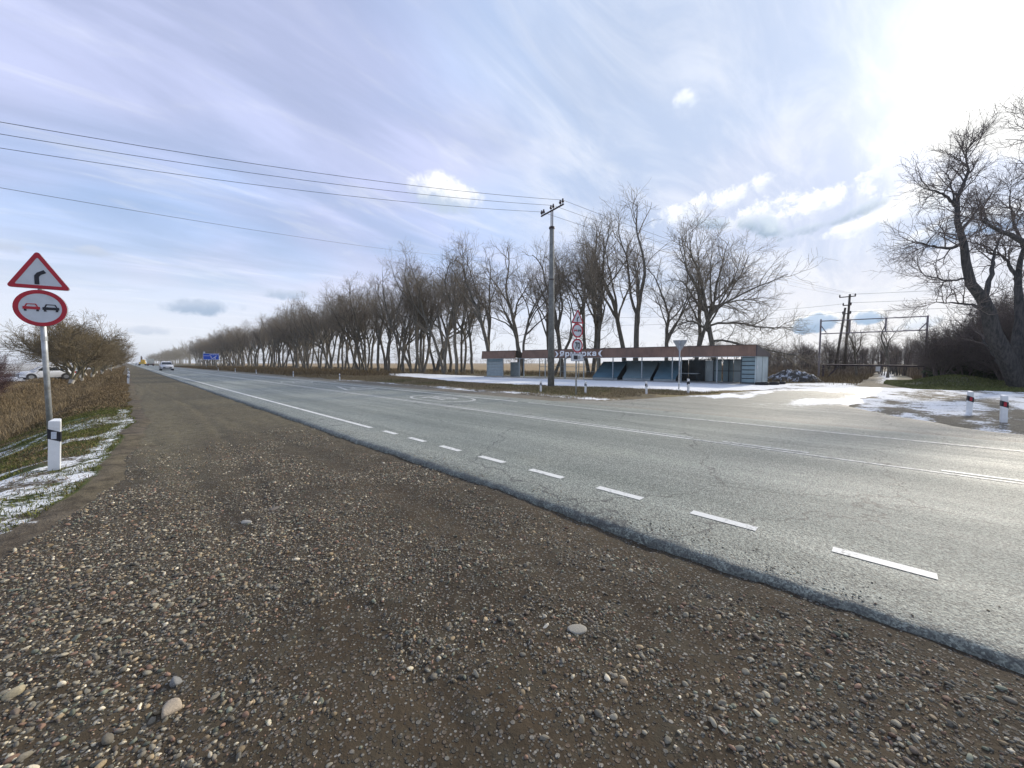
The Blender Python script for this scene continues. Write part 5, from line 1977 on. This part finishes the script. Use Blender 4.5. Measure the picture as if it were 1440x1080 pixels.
sg = empty('give_way_sign', (20.8, 8.2, 0), R(100))
tag(sg, 'give way sign seen from its grey back at the mouth of the side road', 'road sign')
MB().tube([(0, 0, -0.3), (0, 0, 2.62)], 0.035, 10).build('pole', M['galv'], sg, smooth=True)
pts_t = [(x, -z + 2 * 2.42) for x, z in tri_pts(0.76, 2.42, 0.03)]
o = MB().prism(pts_t, -0.055, -0.04).build('give_way_plate', M['sign_white'], sg)
MB().prism(pts_t, -0.039, -0.036).build('back_plate', M['sign_back'], o)
MB().ring(pts_t, [(x, -z + 2 * 2.42) for x, z in tri_pts(0.52, 2.42, 0.012)], -0.06, -0.054).build('red_border', M['red'], o)

# blue direction board far down the road
sg = empty('direction_board', (14.8, 120, 0.95), R(-8))
sg.scale = (0.68, 0.68, 0.68)
tag(sg, 'blue direction board on two posts far down the right side of the road', 'road sign')
for x in (-1.5, 1.5):
    MB().tube([(x, 0.1, -2.5), (x, 0.1, 4.0)], 0.06, 8).build('post', M['galv'], sg)
bd = MB().box(-2.3, 2.3, 0, 0.03, 1.9, 4.15).build('blue_panel', M['blue'], sg)
MB().ring([(-2.3, 1.9), (2.3, 1.9), (2.3, 4.15), (-2.3, 4.15)], [(-2.22, 1.98), (2.22, 1.98), (2.22, 4.07), (-2.22, 4.07)], -0.01, 0.002).build('white_border', M['letter'], bd)
MB().box(-2.22, 0.0, -0.01, 0.002, 3.25, 3.36).build('white_line', M['letter'], bd)
mb = MB()
for a, b in (((-0.05, 3.25), (0.05, 2.6)), ((0.05, 2.6), (0.35, 2.3)), ((0.35, 2.3), (0.8, 2.6)), ((0.8, 2.6), (1.15, 2.95)), ((1.15, 2.95), (1.6, 3.3)), ((1.15, 2.95), (1.15, 2.05))):
    dx, dz = b[0] - a[0], b[1] - a[1]
    L_ = math.hypot(dx, dz)
    nx, nz = -dz / L_ * 0.09, dx / L_ * 0.09
    mb.prism([(a[0] - nx, a[1] - nz), (b[0] - nx, b[1] - nz), (b[0] + nx, b[1] + nz), (a[0] + nx, a[1] + nz)], -0.01, 0.002)
mb.build('route_diagram', M['letter'], bd)
for i, (x0, x1) in enumerate(((-0.4, -0.05), (0.02, 0.4), (0.5, 0.95), (1.05, 1.6), (1.7, 2.05))):
    MB().box(x0, x1, -0.01, 0.002, 3.62 + 0.02 * (i % 2), 3.8).build('text_mark', M['letter'], bd)
MB().prism(round_pts(0.32, 24, -1.9, 4.5), 0, 0.03).build('round_plate', M['sign_white'], sg)

# ---- delineator posts
def delineator(red=False):
    e = empty('delineator_post')
    w, d, H_ = 0.06, 0.04, 0.66
    MB().hexa([(-w, -d, -0.1), (w, -d, -0.1), (w * 0.6, d, -0.1), (-w * 0.6, d, -0.1),
               (-w, -d, H_), (w, -d, H_), (w * 0.6, d, H_ + 0.03), (-w * 0.6, d, H_ + 0.03)]).build('body', M['post_white'], e, bevel=0.006)
    b = 0.0025
    MB().hexa([(-w - b, -d - b, 0.43), (w + b, -d - b, 0.385), (w * 0.6 + b, d + b, 0.385), (-w * 0.6 - b, d + b, 0.43),
               (-w - b, -d - b, 0.56), (w + b, -d - b, 0.515), (w * 0.6 + b, d + b, 0.515), (-w * 0.6 - b, d + b, 0.56)]).build('black_band', M['black'], e)
    MB().box(-0.025, 0.025, -d - 0.008, -d - 0.003, 0.425, 0.52).build('reflector', M['reflector_red' if red else 'reflector'], e)
    return e


DW, DR = delineator(False), delineator(True)
tag(DW, 'white delineator post with black band and white reflector, nearest on the left', 'delineator', 'delineator posts')
DW.location = (-0.73, 7.92, -0.01)
DW.rotation_euler = (R(0), R(3.0), R(-18))
for c_ in DW.children:
    pass
tag(DR, 'white post with red reflector standing in snow at the right edge, right one of two', 'delineator', 'delineator posts')
DR.location = (14.27, -1.78, 0)
DR.rotation_euler = (0, R(-1.5), R(-62))
o = copy_tree(DR)
o.location = (15.7, -1.38, 0)
o.rotation_euler = (0, R(1.0), R(-60))
tag(o, 'white post with red reflector standing in snow at the right edge, left one of two')
for x_, y_, rz, kind, lab in [
        (18.6, 6.9, 60, DW, 'white delineator post right of the give way sign'),
        (16.1, 7.75, -20, DW, 'white delineator post between speed sign and give way sign'),
        (14.5, 9.85, -20, DW, 'white delineator post just right of the speed sign'),
        (13.7, 11.8, -20, DW, 'white delineator post just left of the concrete pole foot'),
        (0.02, 37, -12, DW, 'white delineator post on the left edge of the shoulder, second from here'),
        (0.1, 50, -12, DW, 'white delineator post on the left edge of the shoulder, third from here'),
        (0.1, 75, -12, DW, 'white delineator post on the left edge of the shoulder, fourth from here'),
        (12.2, 32, -20, DW, 'white delineator post on the right verge nearest the snowy lot'),
        (12.1, 44, -20, DW, 'white delineator post on the right verge in front of the dry weeds'),
        (12.1, 60, -20, DW, 'white delineator post on the right verge, third beyond the lot'),
        (12.1, 74, -20, DW, 'white delineator post on the right verge, fourth beyond the lot'),
        (12.1, 90, -20, DW, 'white delineator post on the right verge, fifth beyond the lot')]:
    o = copy_tree(kind)
    o.location = (x_, y_, float(ground_z(x_, y_)) if x_ > 5 else 0.0)
    if 5 < x_ < 17:
        o.scale = (0.8, 0.8, 0.8)
    o.rotation_euler = (0, R(random.uniform(-3, 3)), R(rz))
    tag(o, lab)


# ================================================================== VEHICLES
def loft(secs):
    """secs: list of (x, [(y,z)...]) closed outlines; returns MB"""
    mb = MB()
    n = len(secs[0][1])
    v = [(x, y, z) for x, pr_ in secs for y, z in pr_]
    f = []
    for i in range(len(secs) - 1):
        for j in range(n):
            a, b = i * n + j, i * n + (j + 1) % n
            f.append((a, b, b + n, a + n))
    f.append(tuple(range(n))[::-1])
    f.append(tuple(range((len(secs) - 1) * n, len(secs) * n)))
    return mb.add(v, f)


def suv(paint):
    """nose towards +x, length 4.5"""
    e = empty('car')
    def sec(w, z0, z1):
        return [(-w, z0 + 0.06), (-w + 0.06, z0), (w - 0.06, z0), (w, z0 + 0.06), (w, z1 - 0.16), (w - 0.05, z1), (-w + 0.05, z1), (-w, z1 - 0.16)]
    loft([(-2.22, sec(0.80, 0.42, 0.98)), (-2.1, sec(0.90, 0.30, 1.06)), (-1.0, sec(0.93, 0.24, 1.06)), (0.7, sec(0.93, 0.24, 1.04)), (1.6, sec(0.92, 0.26, 0.97)),
          (2.12, sec(0.86, 0.30, 0.84)), (2.25, sec(0.74, 0.36, 0.74))]).build('body', M[paint], e, bevel=0.03, smooth=True)
    def cab(w0, w1, z1):
        return [(-w0, 1.03), (w0, 1.03), (w1, z1), (-w1, z1)]
    loft([(-2.05, cab(0.84, 0.66, 1.20)), (-1.75, cab(0.86, 0.66, 1.58)), (-0.2, cab(0.87, 0.68, 1.66)), (0.45, cab(0.87, 0.66, 1.60)), (1.25, cab(0.84, 0.78, 1.06))]).build('cabin', M[paint], e, smooth=False)
    # glazing
    o = MB().hexa([(0.58, -0.62, 1.50), (1.16, -0.74, 1.09), (1.16, 0.74, 1.09), (0.58, 0.62, 1.50), (0.60, -0.62, 1.535), (1.20, -0.74, 1.115), (1.20, 0.74, 1.115), (0.60, 0.62, 1.535)]).build('windscreen', M['glass'], e)
    MB().hexa([(-2.05, -0.64, 1.22), (-2.0, -0.64, 1.22), (-2.0, 0.64, 1.22), (-2.05, 0.64, 1.22), (-1.83, -0.56, 1.53), (-1.78, -0.56, 1.53), (-1.78, 0.56, 1.53), (-1.83, 0.56, 1.53)]).build('rear_window', M['glass'], e)
    for s_ in (-1, 1):
        for x0, x1, a, b in ((-1.62, -0.95, -1.55, -0.95), (-0.87, -0.02, -0.87, -0.02), (0.06, 0.92, 0.06, 0.42)):
            y0, y1 = s_ * 0.862, s_ * 0.712
            MB().hexa([(x0, y0 * 0.97, 1.10), (x1, y0 * 0.97, 1.10), (x1, y0 * 1.005, 1.10), (x0, y0 * 1.005, 1.10), (a, y1 * 0.95, 1.53), (b, y1 * 0.95, 1.53), (b, y1 * 1.005, 1.53), (a, y1 * 1.005, 1.53)]).build('side_window', M['glass'], e)
        for x in (-1.38, 1.38):
            w = MB().tube([(x, s_ * 0.70, 0.34), (x, s_ * 0.935, 0.34)], 0.345, 20).build('tyre', M['rubber'], e, bevel=0.02)
            MB().tube([(x, s_ * 0.90, 0.34), (x, s_ * 0.945, 0.34)], 0.22, 14).build('rim', M['rim'], w)
            MB().tube([(x, s_ * 0.92, 0.36), (x, s_ * 0.938, 0.36)], 0.42, 20).build('wheel_arch', M['plastic'], e)
        MB().box(1.98, 2.235, s_ * 0.78 - 0.13, s_ * 0.78 + 0.03 if s_ > 0 else s_ * 0.78 + 0.13, 0.64, 0.76).build('headlight', M['lamp'], e, bevel=0.02)
        MB().box(-2.24, -2.10, s_ * 0.80 - 0.08, s_ * 0.80 + 0.06, 0.72, 0.96).build('tail_light', M['red'], e, bevel=0.02)
        MB().box(0.82, 0.98, s_ * 0.99 - 0.10, s_ * 0.99 + 0.10, 1.07, 1.20).build('mirror', M[paint], e, bevel=0.03)
    MB().box(2.16, 2.275, -0.62, 0.62, 0.40, 0.60).build('grille', M['plastic'], e, bevel=0.02)
    MB().box(2.12, 2.262, -0.60, 0.60, 0.665, 0.72).build('grille', M['plastic'], e, bevel=0.015)
    MB().box(2.276, 2.29, -0.26, 0.26, 0.46, 0.57).build('number_plate', M['plate'], e)
    MB().box(-2.265, -2.24, -0.26, 0.26, 0.62, 0.74).build('number_plate', M['plate'], e)
    MB().box(-2.15, 2.15, -0.88, 0.88, 0.20, 0.30).build('sill', M['plastic'], e, bevel=0.02)
    for s_ in (-1, 1):
        MB().tube([(-1.6, s_ * 0.6, 1.66), (-0.2, s_ * 0.62, 1.74), (0.3, s_ * 0.6, 1.66)], 0.02, 5).build('roof_rail', M['plastic'], e)
    return e


car = suv('car_white')
car.name = 'car'
car.location = (5.25, 97, 0.05)
car.rotation_euler = (0, 0, R(-90))
tag(car, 'white suv with dark windscreen coming towards us in the near lane', 'car', 'cars')
c2 = copy_tree(car)
c2.name = 'car'
c2.location = (-7.0, 74, float(ground_z(-7.0, 74)))
c2.rotation_euler = (0, 0, R(196))
tag(c2, 'white suv parked side on in the snowy field behind the whitewashed trees')
c3 = copy_tree(car)
c3.name = 'car'
c3.location = (4.6, 330, 0.05)
tag(c3, 'tiny white car far away near the vanishing point of the road')

trk = empty('box_truck', (8.55, 268, 0.05), R(90))
tag(trk, 'pale grey box truck driving away down the right lane', 'truck')
MB().box(-3.6, 2.4, -1.25, 1.25, 1.05, 3.55).build('cargo_box', M['cargo'], trk, bevel=0.03)
for s_ in (-1, 1):
    MB().box(-3.625, -3.605, s_ * 0.62 - 0.58, s_ * 0.62 + 0.58, 1.12, 3.48).build('rear_door', M['cargo'], trk)
    MB().box(-3.64, -3.58, s_ * 0.95 - 0.2, s_ * 0.95 + 0.2, 0.75, 0.95).build('tail_light', M['red'], trk)
MB().box(-3.5, 4.2, -1.05, 1.05, 0.55, 1.02).build('chassis', M['plastic'], trk)
MB().hexa([(2.55, -1.15, 0.7), (4.5, -1.15, 0.7), (4.5, 1.15, 0.7), (2.55, 1.15, 0.7), (2.55, -1.1, 2.9), (4.1, -1.1, 2.9), (4.1, 1.1, 2.9), (2.55, 1.1, 2.9)]).build('cab', M['car_white'], trk, bevel=0.05)
for x in (-2.3, 3.3):
    for s_ in (-1, 1):
        MB().tube([(x, s_ * 0.75, 0.5), (x, s_ * 1.15, 0.5)], 0.5, 16).build('wheel', M['rubber'], trk)
MB().box(-3.6, -3.5, -1.2, 1.2, 0.5, 0.66).build('bumper', M['plastic'], trk)

dg = empty('digger', (6.3, 300, 0.05), R(80))
tag(dg, 'yellow digger working far down the road left of the truck', 'digger')
MB().box(-2.0, 2.0, -1.2, 1.2, 0.9, 1.9).build('body', M['yellow'], dg, bevel=0.05)
cb = MB().hexa([(-0.2, -1.0, 1.9), (1.4, -1.0, 1.9), (1.4, 0.6, 1.9), (-0.2, 0.6, 1.9), (-0.2, -0.9, 3.3), (1.2, -0.9, 3.3), (1.2, 0.5, 3.3), (-0.2, 0.5, 3.3)]).build('cab', M['yellow'], dg)
MB().box(1.36, 1.42, -0.8, 0.4, 2.1, 2.9).build('window', M['glass'], cb)
for s_ in (-1, 1):
    MB().box(-2.1, 2.1, s_ * 1.35 - 0.3, s_ * 1.35 + 0.3, 0.02, 0.85).build('track', M['rubber'], dg, bevel=0.15)
bo = MB().tube([(1.6, 0.9, 1.7), (3.2, 0.9, 5.2), (5.2, 0.9, 4.6)], [0.28, 0.22, 0.18], 6).build('boom', M['steel_dark'], dg)
MB().tube([(5.2, 0.9, 4.6), (4.8, 0.9, 2.6)], 0.16, 6).build('dipper', M['steel_dark'], bo)
MB().hexa([(4.3, 0.5, 1.7), (5.1, 0.5, 1.7), (5.1, 1.3, 1.7), (4.3, 1.3, 1.7), (4.5, 0.5, 2.6), (5.1, 0.5, 2.6), (5.1, 1.3, 2.6), (4.5, 1.3, 2.6)]).build('bucket', M['steel_dark'], bo)

mk = empty('kilometre_sign', (-2.6, 130, float(ground_z(-2.6, 130))))
tag(mk, 'thin pale post on the embankment before the far left trees', 'marker post')
MB().tube([(0, 0, -0.2), (0, 0, 2.6)], 0.06, 6).build('pole', M['galv'], mk)
MB().box(-0.3, 0.3, -0.06, -0.04, 2.1, 2.5).build('plate', M['sign_white'], mk)

# the two prototypes of planting that were never placed are none: all are used
bpy.context.view_layer.update()

# ------------------------------------------------------------------ haze
hm_, hk, hb = new_mat('thin_haze')
hm_.node_tree.nodes.remove(hb)
hv = hk.node('ShaderNodeVolumePrincipled')
hv.inputs['Color'].default_value = (0.93, 0.96, 1.0, 1)
hv.inputs['Density'].default_value = 0.0003
hv.inputs['Anisotropy'].default_value = 0.3
hk.l.new(hv.outputs[0], hm_.node_tree.nodes['Material Output'].inputs['Volume'])
o = MB().box(-1600, 3100, -700, 3100, -2.2, 40).build('haze', hm_)
tag(o, 'thin winter haze over the whole road', kind='stuff')
